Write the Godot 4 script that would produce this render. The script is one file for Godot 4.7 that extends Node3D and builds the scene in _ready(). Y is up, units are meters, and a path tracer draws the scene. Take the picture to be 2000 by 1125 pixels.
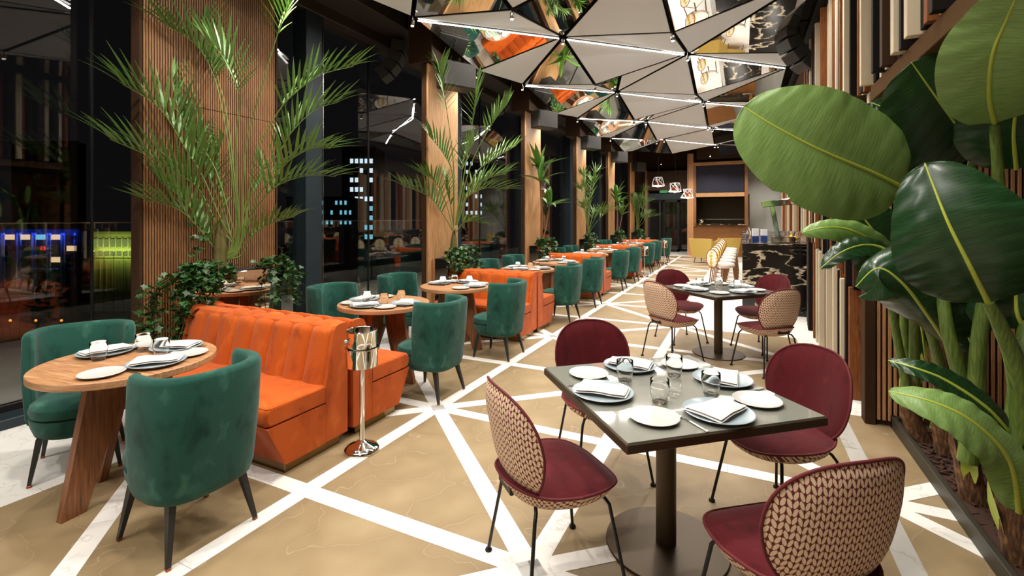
extends Node3D
# A restaurant at night: room axis along -Z, window wall at -X, slatted wall and bar at +X. The camera stands at the origin.

const F := 930.0
const HEAD := 1.57
const YAW := 0.45058
const PITCH_Z := 3.42          # one bay: booth, pillar, ceiling module

var M := {}
var counts := {}
var cache := {}
var rng := RandomNumberGenerator.new()

# ------------------------------------------------------------------ mesh builder
class MB:
	var st := SurfaceTool.new()
	var g := 0
	func _init():
		st.begin(Mesh.PRIMITIVE_TRIANGLES)
		flat()
	func flat():
		st.set_smooth_group(-1)
	func smooth(n = 0):
		st.set_smooth_group(n)
	func v(p, uv = Vector2.ZERO):
		st.set_uv(uv)
		st.add_vertex(p)
	# points run counter-clockwise seen from outside
	func tri(a, b, c, ua = Vector2.ZERO, ub = Vector2.ZERO, uc = Vector2.ZERO):
		v(a, ua); v(c, uc); v(b, ub)
	func quad(a, b, c, d):
		tri(a, b, c)
		tri(a, c, d)
	# convex faces turned away from o
	func face(pts, o):
		var n = (pts[1] - pts[0]).cross(pts[2] - pts[0])
		var mid = Vector3.ZERO
		for p in pts:
			mid += p
		mid /= pts.size()
		for i in range(1, pts.size() - 1):
			if n.dot(mid - o) > 0:
				tri(pts[0], pts[i], pts[i + 1])
			else:
				tri(pts[0], pts[i + 1], pts[i])
	func box(c, s, b = 0.004, basis = Basis.IDENTITY):
		var h = s / 2.0
		b = minf(b, minf(h.x, minf(h.y, h.z)) * 0.9)
		var P = func(ax, i, j, k):
			var q = Vector3(i * (h.x - b), j * (h.y - b), k * (h.z - b))
			if ax == 0: q.x = i * h.x
			elif ax == 1: q.y = j * h.y
			else: q.z = k * h.z
			return c + basis * q
		for i in [-1, 1]:
			face([P.call(0, i, -1, -1), P.call(0, i, 1, -1), P.call(0, i, 1, 1), P.call(0, i, -1, 1)], c)
			face([P.call(1, -1, i, -1), P.call(1, 1, i, -1), P.call(1, 1, i, 1), P.call(1, -1, i, 1)], c)
			face([P.call(2, -1, -1, i), P.call(2, 1, -1, i), P.call(2, 1, 1, i), P.call(2, -1, 1, i)], c)
			if b <= 0.0:
				continue
			for j in [-1, 1]:
				face([P.call(0, i, j, -1), P.call(0, i, j, 1), P.call(1, i, j, 1), P.call(1, i, j, -1)], c)
				face([P.call(1, -1, i, j), P.call(1, 1, i, j), P.call(2, 1, i, j), P.call(2, -1, i, j)], c)
				face([P.call(0, i, -1, j), P.call(0, i, 1, j), P.call(2, i, 1, j), P.call(2, i, -1, j)], c)
				for k in [-1, 1]:
					face([P.call(0, i, j, k), P.call(1, i, j, k), P.call(2, i, j, k)], c)
		return self
	func hexa(lo, hi):            # two loops of the same number of points, joined and capped: a convex solid
		var o = Vector3.ZERO
		for p in lo: o += p
		for p in hi: o += p
		o /= lo.size() + hi.size()
		face(lo, o)
		face(hi, o)
		for i in lo.size():
			var j = (i + 1) % lo.size()
			face([lo[i], lo[j], hi[j], hi[i]], o)
		return self
	func tube(path, r, seg = 8, caps = true):
		smooth()
		var n = path.size()
		var rings = []
		var up = Vector3.UP
		var d0 = (path[1] - path[0]).normalized()
		if absf(d0.dot(up)) > 0.9:
			up = Vector3.RIGHT
		var side = d0.cross(up).normalized()
		for i in n:
			var d = (path[mini(i + 1, n - 1)] - path[maxi(i - 1, 0)]).normalized()
			side = (side - d * side.dot(d)).normalized()
			var w = d.cross(side)
			var rr = r[i] if r is Array else r
			var ring = []
			for k in seg:
				var a = TAU * k / seg
				ring.append(path[i] + (side * cos(a) + w * sin(a)) * rr)
			rings.append(ring)
		for i in n - 1:
			for k in seg:
				var l = (k + 1) % seg
				var u0 = float(k) / seg
				var u1 = float(k + 1) / seg
				tri(rings[i][k], rings[i][l], rings[i + 1][l], Vector2(u0, i), Vector2(u1, i), Vector2(u1, i + 1))
				tri(rings[i][k], rings[i + 1][l], rings[i + 1][k], Vector2(u0, i), Vector2(u1, i + 1), Vector2(u0, i + 1))
		if caps:
			flat()
			for k in range(1, seg - 1):
				tri(rings[0][0], rings[0][k + 1], rings[0][k])
				tri(rings[n - 1][0], rings[n - 1][k], rings[n - 1][k + 1])
		return self
	func lathe(prof, seg = 24, c = Vector3.ZERO, sc = Vector2.ONE, expo = 1.0):   # prof runs upwards on the outside
		var grp = 1
		var ring = func(p):
			var out = []
			for k in seg:
				var a = TAU * k / seg
				var ca = signf(cos(a)) * pow(absf(cos(a)), expo)
				var sa = signf(sin(a)) * pow(absf(sin(a)), expo)
				out.append(c + Vector3(ca * p.x * sc.x, p.y, -sa * p.x * sc.y))
			return out
		for i in prof.size() - 1:
			if i > 0:
				var d1 = (prof[i] - prof[i - 1]).normalized()
				var d2 = (prof[i + 1] - prof[i]).normalized()
				if d1.dot(d2) < 0.72:
					grp += 1
			smooth(grp)
			var a = ring.call(prof[i])
			var b = ring.call(prof[i + 1])
			for k in seg:
				var l = (k + 1) % seg
				if prof[i].x > 1e-5:
					tri(a[k], a[l], b[l])
				if prof[i + 1].x > 1e-5:
					tri(a[k], b[l], b[k])
		return self
	func grid(nu, nv, f, grp = 0, uvs = Vector2.ONE):   # f(u, v) -> point; seen from the side where u x v points
		smooth(grp)
		var p = []
		for j in nv + 1:
			for i in nu + 1:
				p.append(f.call(float(i) / nu, float(j) / nv))
		for j in nv:
			for i in nu:
				var a = j * (nu + 1) + i
				var b = a + 1
				var c = a + nu + 2
				var d = a + nu + 1
				var ua = Vector2(float(i) / nu, float(j) / nv) * uvs
				var uc = Vector2(float(i + 1) / nu, float(j + 1) / nv) * uvs
				tri(p[a], p[b], p[c], ua, Vector2(uc.x, ua.y), uc)
				tri(p[a], p[c], p[d], ua, uc, Vector2(ua.x, uc.y))
		return self
	func prism(poly, t: Transform3D, h):    # poly in t's xy plane, extruded along t's z by h
		flat()
		var idx = Geometry2D.triangulate_polygon(PackedVector2Array(poly))
		var P = func(q, z): return t * Vector3(q.x, q.y, z)
		for i in range(0, idx.size(), 3):
			var a = poly[idx[i]]
			var b = poly[idx[i + 1]]
			var c = poly[idx[i + 2]]
			if (b - a).cross(c - a) < 0:
				var s = b
				b = c
				c = s
			tri(P.call(a, h), P.call(b, h), P.call(c, h))
			tri(P.call(a, 0.0), P.call(c, 0.0), P.call(b, 0.0))
		var area = 0.0
		for i in poly.size():
			area += poly[i].cross(poly[(i + 1) % poly.size()])
		for i in poly.size():
			var a = poly[i]
			var b = poly[(i + 1) % poly.size()]
			if area > 0:
				quad(P.call(a, 0.0), P.call(b, 0.0), P.call(b, h), P.call(a, h))
			else:
				quad(P.call(b, 0.0), P.call(a, 0.0), P.call(a, h), P.call(b, h))
		return self
	func done():
		st.generate_normals()
		st.index()
		return st.commit()

func boxm(s, b = 0.004, c = Vector3.ZERO):
	return MB.new().box(c, s, b).done()

# ------------------------------------------------------------------ scene helpers
func numbered(called):
	var n = counts.get(called, 0)
	counts[called] = n + 1
	return called if n == 0 else "%s_%03d" % [called, n]

func tag(o, label, category, group = "", kind = ""):
	if label: o.set_meta("label", label)
	if category: o.set_meta("category", category)
	if group: o.set_meta("group", group)
	if kind: o.set_meta("kind", kind)
	return o

func thing(called, label, category, at = Vector3.ZERO, turn = 0.0, group = ""):
	var o := Node3D.new()
	o.name = numbered(called)
	add_child(o)
	o.position = at
	o.rotation.y = turn
	return tag(o, label, category, group)

func part(parent, called, mesh, m):
	var o := MeshInstance3D.new()
	o.mesh = mesh
	o.material_override = null
	for i in mesh.get_surface_count():
		o.set_surface_override_material(i, m)
	o.name = called
	parent.add_child(o, true)
	return o

func one(called, mesh, m, label, category, at = Vector3.ZERO, turn = 0.0, group = ""):
	var o = part(self, numbered(called), mesh, m)
	o.position = at
	o.rotation.y = turn
	return tag(o, label, category, group)

func struct(called, mesh, m, label = ""):
	var o = part(self, called, mesh, m)
	return tag(o, label, "", "", "structure")

func at(px, py, d):     # the point seen at a pixel of the photograph, d metres in front of the camera
	var r = (px - 1000.0) / F * d
	return Vector3(r * cos(YAW) - d * sin(YAW), HEAD - (py - 425.0) / F * d, -r * sin(YAW) - d * cos(YAW))

func smoothed(pts, per = 6):
	var out = []
	for i in pts.size() - 1:
		var a = pts[maxi(i - 1, 0)]
		var d = pts[mini(i + 2, pts.size() - 1)]
		for k in per:
			var t = float(k) / per
			out.append(pts[i].cubic_interpolate(pts[i + 1], a, d, t))
	out.append(pts[-1])
	return out

# ------------------------------------------------------------------ materials
func mat(called, c, rough = 0.6, metal = 0.0):
	var m := StandardMaterial3D.new()
	m.resource_name = called
	m.albedo_color = c
	m.roughness = rough
	m.metallic = metal
	M[called] = m
	return m

func noise(freq, ramp, opts = {}):
	var n := FastNoiseLite.new()
	n.noise_type = opts.get("type", FastNoiseLite.TYPE_SIMPLEX_SMOOTH)
	n.frequency = freq
	n.seed = opts.get("seed", 1)
	n.fractal_type = opts.get("fractal", FastNoiseLite.FRACTAL_FBM)
	n.fractal_octaves = opts.get("oct", 4)
	if opts.get("warp", 0.0) > 0.0:
		n.domain_warp_enabled = true
		n.domain_warp_amplitude = opts.warp
		n.domain_warp_frequency = opts.get("warpf", 0.01)
	var t := NoiseTexture2D.new()
	t.width = opts.get("size", 512)
	t.height = opts.get("size", 512)
	t.seamless = true
	t.noise = n
	if ramp == null:
		t.as_normal_map = true
		t.bump_strength = opts.get("bump", 2.0)
	else:
		var g := Gradient.new()
		var offs = PackedFloat32Array()
		var cols = PackedColorArray()
		for r in ramp:
			offs.append(r[0])
			cols.append(r[1])
		g.offsets = offs
		g.colors = cols
		t.color_ramp = g
	return t

func tri(m, tex, scale, world = false):
	m.albedo_texture = tex
	m.uv1_triplanar = true
	m.uv1_world_triplanar = world
	m.uv1_scale = scale
	m.uv1_triplanar_sharpness = 6.0
	return m

func glow(called, c, energy):
	var m = mat(called, Color(0.02, 0.02, 0.02), 0.6)
	m.emission_enabled = true
	m.emission = c
	m.emission_energy_multiplier = energy
	return m

func velvet(called, dark, mid, light, seed_):
	var m = mat(called, Color.WHITE, 0.85)
	var t = noise(0.012, [[0.0, dark], [0.35, mid], [0.65, mid], [1.0, light]], {"seed": seed_, "warp": 30.0, "oct": 5})
	tri(m, t, Vector3(0.8, 0.5, 0.8))
	m.rim_enabled = true
	m.rim = 0.25
	m.rim_tint = 0.7
	m.metallic_specular = 0.2
	return m

func wood(called, a, b, c, scale, rough = 0.42, seed_ = 3):
	var m = mat(called, Color.WHITE, rough)
	var t = noise(0.02, [[0.0, a], [0.42, b], [0.58, b], [1.0, c]], {"seed": seed_, "oct": 5, "warp": 12.0})
	return tri(m, t, scale)

func rgb(r, g, b):
	return Color(r / 255.0, g / 255.0, b / 255.0)

func knit_texture():
	var n = 256
	var im = Image.create(n, n, false, Image.FORMAT_RGB8)
	var fn := FastNoiseLite.new()
	fn.frequency = 0.05
	var red = rgb(104, 30, 34)
	var cream = rgb(222, 198, 168)
	for y in n:
		for x in n:
			var u = float(x) / n * 8.0
			var v = float(y) / n * 8.0
			var fu = u - floorf(u)
			var lx = (fu if fu < 0.5 else 1.0 - fu) * 2.0      # 0 at the column's edge, 1 in its middle
			var fv = v - lx * 0.62
			fv -= floorf(fv)
			var wob = fn.get_noise_2d(x * 3.0, y * 3.0) * 0.08
			var w = 0.45 * pow(maxf(sin(PI * fv), 0.0), 0.55) + wob
			im.set_pixel(x, y, cream if absf(lx - 0.5) < w and fv > 0.06 and fv < 0.94 else red)
	return ImageTexture.create_from_image(im)

func print_texture():     # the stools' woven backs: yellow and pink figures on white
	var n = 128
	var im = Image.create(n, n, false, Image.FORMAT_RGB8)
	var fn := FastNoiseLite.new()
	fn.seed = 9
	fn.frequency = 0.03
	for y in n:
		for x in n:
			var c = rgb(236, 228, 212)
			var s = absf(x - 64.0) / 64.0
			var k = sin(y * 0.25) * 0.12 + fn.get_noise_2d(x, y) * 0.3
			if s + k < 0.16: c = rgb(206, 170, 62)
			elif s + k > 0.78: c = rgb(214, 182, 84)
			elif fn.get_noise_2d(x * 2.0 + 90, y * 2.0) > 0.42: c = rgb(232, 196, 182)
			im.set_pixel(x, y, c)
	return ImageTexture.create_from_image(im)

func make_materials():
	var t
	# stone
	var tan = mat("taupe marble", Color.WHITE, 0.5)
	tan.metallic_specular = 0.35
	t = noise(0.0036, [[0.0, rgb(153, 133, 101)], [0.3, rgb(144, 124, 92)], [0.484, rgb(139, 119, 88)], [0.4965, rgb(154, 135, 106)], [0.4988, rgb(178, 162, 134)], [0.5015, rgb(146, 126, 95)], [0.52, rgb(141, 121, 90)], [0.72, rgb(147, 127, 95)], [1.0, rgb(156, 137, 105)]], {"type": FastNoiseLite.TYPE_SIMPLEX, "oct": 3, "warp": 14.0, "warpf": 0.006, "size": 1024, "seed": 21})
	tri(tan, t, Vector3(0.42, 0.42, 0.42), true)
	var wh = mat("white marble", Color.WHITE, 0.4)
	wh.metallic_specular = 0.4
	t = noise(0.004, [[0.0, rgb(236, 233, 228)], [0.47, rgb(234, 231, 225)], [0.492, rgb(222, 218, 211)], [0.5, rgb(200, 195, 188)], [0.507, rgb(226, 222, 216)], [0.54, rgb(235, 232, 226)], [1.0, rgb(238, 236, 231)]], {"type": FastNoiseLite.TYPE_SIMPLEX, "oct": 4, "warp": 40.0, "warpf": 0.008, "size": 1024, "seed": 5})
	tri(wh, t, Vector3(0.5, 0.5, 0.5), true)
	var bm = mat("black marble", Color.WHITE, 0.18)
	t = noise(0.005, [[0.0, rgb(14, 14, 13)], [0.24, rgb(17, 16, 15)], [0.262, rgb(130, 116, 96)], [0.275, rgb(20, 18, 16)], [0.5, rgb(16, 15, 14)], [0.565, rgb(26, 23, 20)], [0.585, rgb(150, 134, 110)], [0.61, rgb(222, 208, 184)], [0.63, rgb(120, 104, 84)], [0.65, rgb(190, 176, 150)], [0.665, rgb(22, 20, 17)], [1.0, rgb(15, 14, 13)]], {"type": FastNoiseLite.TYPE_SIMPLEX, "oct": 5, "warp": 40.0, "warpf": 0.01, "size": 1024, "seed": 14})
	tri(bm, t, Vector3(0.16, 0.42, 0.16), true)
	mat("grout", rgb(120, 104, 80), 0.9)
	mat("terrace stone", rgb(150, 146, 134), 0.8)
	# wood
	wood("oak table", rgb(122, 82, 50), rgb(172, 126, 88), rgb(208, 166, 124), Vector3(0.35, 5, 5), 0.38, 3)
	wood("walnut leg", rgb(78, 46, 25), rgb(126, 80, 48), rgb(160, 108, 70), Vector3(6, 0.35, 6), 0.45, 4)
	wood("panel wood", rgb(146, 104, 62), rgb(178, 134, 90), rgb(198, 156, 112), Vector3(2.6, 0.25, 2.6), 0.4, 8)
	wood("slat wood", rgb(108, 74, 44), rgb(140, 99, 62), rgb(158, 116, 77), Vector3(8, 0.4, 8), 0.5, 6)
	wood("light slat wood", rgb(166, 118, 78), rgb(190, 140, 98), rgb(204, 158, 116), Vector3(8, 0.4, 8), 0.5, 12)
	wood("brown board", rgb(92, 52, 26), rgb(126, 76, 42), rgb(148, 94, 54), Vector3(3, 0.4, 3), 0.45, 7)
	mat("cream board", rgb(206, 190, 162), 0.5)
	mat("black board", rgb(24, 19, 16), 0.45)
	mat("umber board", rgb(62, 42, 28), 0.45)
	for q in ["brown board", "cream board", "black board", "umber board"]:
		M[q].roughness = 0.75
		M[q].metallic_specular = 0.25
	wood("front walnut", rgb(96, 60, 28), rgb(132, 86, 42), rgb(150, 102, 54), Vector3(0.4, 5, 0.4), 0.4, 10)
	# cloth
	velvet("green velvet", rgb(18, 52, 45), rgb(34, 76, 66), rgb(70, 114, 99), 2)
	velvet("orange velvet", rgb(152, 64, 16), rgb(182, 82, 24), rgb(200, 102, 40), 5)
	velvet("burgundy velvet", rgb(56, 11, 16), rgb(82, 21, 27), rgb(112, 40, 44), 9)
	var kn = mat("knit cloth", Color.WHITE, 0.9)
	kn.albedo_texture = knit_texture()
	mat("piping", rgb(96, 24, 30), 0.8)
	mat("napkin cloth", rgb(200, 198, 193), 0.9)
	var yl = mat("yellow cloth", Color.WHITE, 0.9)
	tri(yl, noise(0.05, [[0.0, rgb(196, 164, 78)], [1.0, rgb(226, 200, 116)]]), Vector3(4, 4, 4))
	mat("cream cloth", rgb(226, 208, 192), 0.9)
	var pr = mat("woven print", Color.WHITE, 0.9)
	pr.albedo_texture = print_texture()
	# metals
	mat("chrome", Color(0.86, 0.86, 0.85), 0.06, 1.0)
	mat("steel", Color(0.72, 0.71, 0.69), 0.16, 1.0)
	mat("brass plinth", Color(0.50, 0.41, 0.27), 0.2, 1.0)
	mat("bronze", rgb(84, 62, 40), 0.9).metallic_specular = 0.1
	mat("table bronze", rgb(76, 62, 44), 0.42, 0.6)
	mat("mirror", Color(0.92, 0.91, 0.89), 0.015, 1.0)
	mat("planter mirror", Color(0.86, 0.80, 0.74), 0.02, 1.0)
	mat("copper tip", rgb(150, 84, 44), 0.35, 0.8)
	mat("black steel", rgb(26, 26, 25), 0.42, 0.3)
	mat("dark leg", rgb(34, 36, 34), 0.45)
	mat("frame metal", rgb(38, 50, 56), 0.45, 0.3)
	mat("speaker black", rgb(46, 45, 42), 0.55)
	mat("speaker grille", rgb(52, 49, 46), 0.7)
	mat("ceiling dark", rgb(40, 29, 20), 0.6)
	mat("soffit bronze", rgb(66, 46, 30), 0.45, 0.3)
	mat("joint black", rgb(16, 15, 14), 0.6)
	var gp = mat("grey acoustic panel", Color.WHITE, 0.85)
	tri(gp, noise(0.25, [[0.0, rgb(216, 223, 229)], [1.0, rgb(228, 234, 239)]], {"oct": 2}), Vector3(2, 2, 2), true)
	# glass and china
	var g = mat("window glass", Color(0, 0, 0, 0.0), 0.0)
	g.transparency = BaseMaterial3D.TRANSPARENCY_ALPHA
	g.metallic_specular = 0.5
	g = mat("thin glass", Color(0, 0, 0, 0.0), 0.0)
	g.transparency = BaseMaterial3D.TRANSPARENCY_ALPHA
	g = mat("tumbler glass", Color(1, 1, 1, 0.0), 0.0)
	g.transparency = BaseMaterial3D.TRANSPARENCY_ALPHA
	g.refraction_enabled = true
	g.refraction_scale = 0.04
	var lac = mat("grey lacquer", rgb(134, 135, 125), 0.07)
	lac.clearcoat_enabled = true
	lac.clearcoat = 1.0
	lac.clearcoat_roughness = 0.03
	mat("china", rgb(194, 192, 187), 0.18)
	var sp = mat("speckled china", Color.WHITE, 0.2)
	tri(sp, noise(0.3, [[0.0, rgb(112, 130, 138)], [0.45, rgb(152, 166, 172)], [1.0, rgb(188, 198, 202)]], {"oct": 2}), Vector3(3, 3, 3))
	mat("tv screen", rgb(14, 16, 40), 0.7)
	mat("beige wall", rgb(206, 192, 170), 0.8)
	mat("grey wall", rgb(180, 180, 174), 0.8)
	mat("kitchen wall", rgb(72, 60, 38), 0.7)
	mat("blue card", rgb(30, 58, 124), 0.6)
	mat("white card", rgb(226, 228, 232), 0.6)
	mat("yellow fruit", rgb(236, 186, 40), 0.5)
	# plants
	for q in [["palm leaf", rgb(76, 110, 48), rgb(116, 152, 78)], ["ivy leaf", rgb(24, 58, 28), rgb(74, 116, 52)], ["strap leaf", rgb(58, 100, 36), rgb(104, 146, 58)]]:
		var m = mat(q[0], Color.WHITE, 0.36)
		tri(m, noise(0.02, [[0.0, q[1]], [1.0, q[2]]]), Vector3(3, 3, 3))
		m.backlight_enabled = true
		m.backlight = Color(0.25, 0.3, 0.1)
	mat("palm stem", rgb(104, 124, 54), 0.5)
	mat("palm sheath", rgb(92, 84, 38), 0.8)
	mat("cane stem", rgb(130, 88, 54), 0.8)
	for q in [["banana underside", rgb(104, 140, 66), rgb(126, 160, 86), rgb(146, 178, 108), 0.42], ["banana upper side", rgb(20, 48, 24), rgb(30, 62, 32), rgb(46, 80, 42), 0.27]]:
		var m = mat(q[0], Color.WHITE, q[4])
		m.albedo_texture = noise(0.02, [[0.0, q[1]], [0.5, q[2]], [1.0, q[3]]], {"seed": 4, "oct": 3})
		m.uv1_scale = Vector3(0.35, 9.0, 1.0)
		m.backlight_enabled = true
		m.backlight = Color(0.3, 0.36, 0.12)
	mat("banana rib", rgb(176, 190, 70), 0.45)
	var bs = mat("banana stem", Color.WHITE, 0.5)
	tri(bs, noise(0.02, [[0.0, rgb(66, 88, 34)], [0.5, rgb(96, 120, 50)], [1.0, rgb(134, 150, 66)]]), Vector3(8, 0.8, 8))
	var bk = mat("banana bark", Color.WHITE, 0.85)
	tri(bk, noise(0.02, [[0.0, rgb(46, 28, 16)], [0.5, rgb(92, 60, 34)], [1.0, rgb(150, 108, 66)]], {"oct": 6, "warp": 20.0}), Vector3(6, 1.4, 6))
	var mu = mat("bark mulch", Color.WHITE, 0.95)
	tri(mu, noise(0.08, [[0.0, rgb(30, 17, 11)], [0.6, rgb(66, 40, 26)], [1.0, rgb(104, 68, 44)]]), Vector3(3, 3, 3))
	mat("planter metal", rgb(58, 54, 44), 0.5, 0.2)
	mat("soil", rgb(34, 24, 16), 0.95)
	# light
	glow("led light", Color(1.0, 0.98, 0.95), 12.0)
	glow("spot lamp glow", Color(1.0, 0.95, 0.88), 8.0)
	glow("bulb glow", Color(1.0, 0.9, 0.78), 10.0)
	glow("lit window", Color(1.0, 0.86, 0.66), 0.9)
	glow("white window", Color(0.86, 0.95, 1.0), 1.1)
	glow("teal window", Color(0.55, 0.9, 1.0), 0.7)
	glow("palace window", Color(0.8, 0.9, 0.5), 0.3)
	mat("pale masonry", rgb(190, 182, 160), 0.9)
	glow("red sign light", Color(1.0, 0.08, 0.04), 1.2)
	glow("street lamp glow", Color(1.0, 0.62, 0.2), 1.6)
	glow("exit sign light", Color(0.3, 0.8, 0.45), 0.5)
	glow("bus window", Color(1.0, 0.66, 0.12), 0.55)
	mat("tower wall", rgb(70, 52, 38), 0.9)
	mat("tower wall dark", rgb(34, 28, 24), 0.9)
	mat("dark window", rgb(10, 11, 14), 0.2)
	mat("asphalt", rgb(40, 38, 36), 0.9)

# ------------------------------------------------------------------ camera and light
func make_camera_and_environment():
	var cam := Camera3D.new()
	cam.name = "camera"
	cam.projection = Camera3D.PROJECTION_FRUSTUM
	cam.near = 0.05
	cam.far = 400.0
	cam.size = 0.05 * 1125.0 / F
	cam.frustum_offset = Vector2(0, -0.05 * 137.5 / F)
	cam.position = Vector3(0, HEAD, 0)
	cam.rotation.y = YAW
	add_child(cam)
	cam.current = true
	var e := Environment.new()
	e.background_mode = Environment.BG_COLOR
	e.background_color = Color(0.055, 0.055, 0.06)
	e.tonemap_mode = Environment.TONE_MAPPER_LINEAR
	e.tonemap_exposure = 0.9
	e.sdfgi_enabled = true
	e.ssao_enabled = true
	e.ssil_enabled = true
	var w := WorldEnvironment.new()
	w.name = "environment"
	w.environment = e
	add_child(w)

const SPOT_ENERGY := 3.3
const STRIP_ENERGY := 5.0

func spot(parent, pos, energy, angle = 62.0):
	var l := SpotLight3D.new()
	l.name = "downlight"
	l.light_energy = energy
	l.light_color = Color(1.0, 0.97, 0.93)
	l.light_size = 0.035
	l.spot_angle = angle
	l.spot_angle_attenuation = 0.5
	l.spot_range = 30.0
	l.spot_attenuation = 2.0
	l.shadow_enabled = true
	l.rotation.x = -PI / 2
	parent.add_child(l, true)
	l.position = pos

# ------------------------------------------------------------------ setting: floor
const COLS := [-3.67, -2.26, -0.85, 0.68, 2.2]

func row_z(j): return -1.95 - 1.32 * j

func node_xz(i, j): return Vector2(COLS[i], row_z(j))

func flat_strip(parent, a: Vector2, b: Vector2, y, n):
	var d = (b - a).normalized()
	var s = Vector2(-d.y, d.x) * 0.053
	var pts = []
	for k in n:
		var p = a.lerp(b, float(k) / n) + d * (0.0012 if k > 0 else 0.0)
		var q = a.lerp(b, float(k + 1) / n) - d * (0.0012 if k < n - 1 else 0.0)
		pts = [p + s, q + s, q - s, p - s]
		var lo = []
		var hi = []
		for t in pts:
			lo.append(Vector3(t.x, -0.015, t.y))
			hi.append(Vector3(t.x, y, t.y))
		part(parent, "marble_stripe", MB.new().hexa(lo, hi).done(), M["white marble"])

func slab(parent, called, x0, x1, z0, z1, m, y = 0.0):
	var c = Vector3((x0 + x1) / 2, y - 0.0125, (z0 + z1) / 2)
	return part(parent, called, MB.new().box(c, Vector3(absf(x1 - x0) - 0.003, 0.025, absf(z1 - z0) - 0.003), 0.0008).done(), m)

func make_floor():
	var f = struct("floor", boxm(Vector3(12.4, 0.2, 30.0), 0.0, Vector3(0.9, -0.125, -9.0)), M["grout"], "taupe and white marble floor in triangles")
	for j in range(-3, 14):
		for i in 4:
			if i == 3 and (j < -1 or j > 1):
				continue
			if i == 2 and j >= 4:
				continue
			var a = node_xz(i, j)
			var b = node_xz(i + 1, j)
			var c = node_xz(i + 1, j + 1)
			var d = node_xz(i, j + 1)
			var even = (i + j) % 2 == 0
			for t in ([[a, b, c], [a, c, d]] if even else [[a, b, d], [b, c, d]]):
				var lo = []
				var hi = []
				for p in t:
					lo.append(Vector3(p.x, -0.02, p.y))
					hi.append(Vector3(p.x, 0.0, p.y))
				part(f, "taupe_tile", MB.new().hexa(lo, hi).done(), M["taupe marble"])
			var n = 2 if j < 4 else 1
			flat_strip(f, a, d, 0.0014, n)
			flat_strip(f, a, b, 0.0018, n)
			if even: flat_strip(f, a, c, 0.0022, n)
			else: flat_strip(f, b, d, 0.0022, n)
			if i == 2 and j < 4:
				flat_strip(f, b, c, 0.0014, n)
	for j in range(4, 14):
		flat_strip(f, node_xz(2, j), node_xz(2, j + 1), 0.0014, 1)
	flat_strip(f, node_xz(2, 4), node_xz(3, 4), 0.0026, 1)
	# white marble by the windows, in front of the bar and at the far door
	var z = 3.0
	while z > -20.4:
		slab(f, "marble_slab", -3.67, -4.31, z, z - 1.2, M["white marble"])
		slab(f, "marble_slab", -4.312, -4.95, z, z - 1.2, M["white marble"])
		z -= 1.2
	z = row_z(4)
	while z > -20.0:
		slab(f, "marble_slab", -0.85, 0.0, z, z - 1.0, M["white marble"])
		if z > -8.6:
			slab(f, "marble_slab", 0.0, 1.4, z, z - 1.0, M["white marble"])
		else:
			slab(f, "marble_slab", 1.0, 3.2, z, z - 1.0, M["white marble"])
		z -= 1.0
	for x in 6:
		slab(f, "marble_slab", -4.95 + x * 1.3, -3.65 + x * 1.3, -20.45, -23.8, M["white marble"])
	z = row_z(1)
	slab(f, "marble_slab", 0.68, 1.4, row_z(2), row_z(4), M["white marble"])
	slab(f, "marble_slab", 2.2, 3.4, 2.0, -4.4, M["white marble"])

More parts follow.
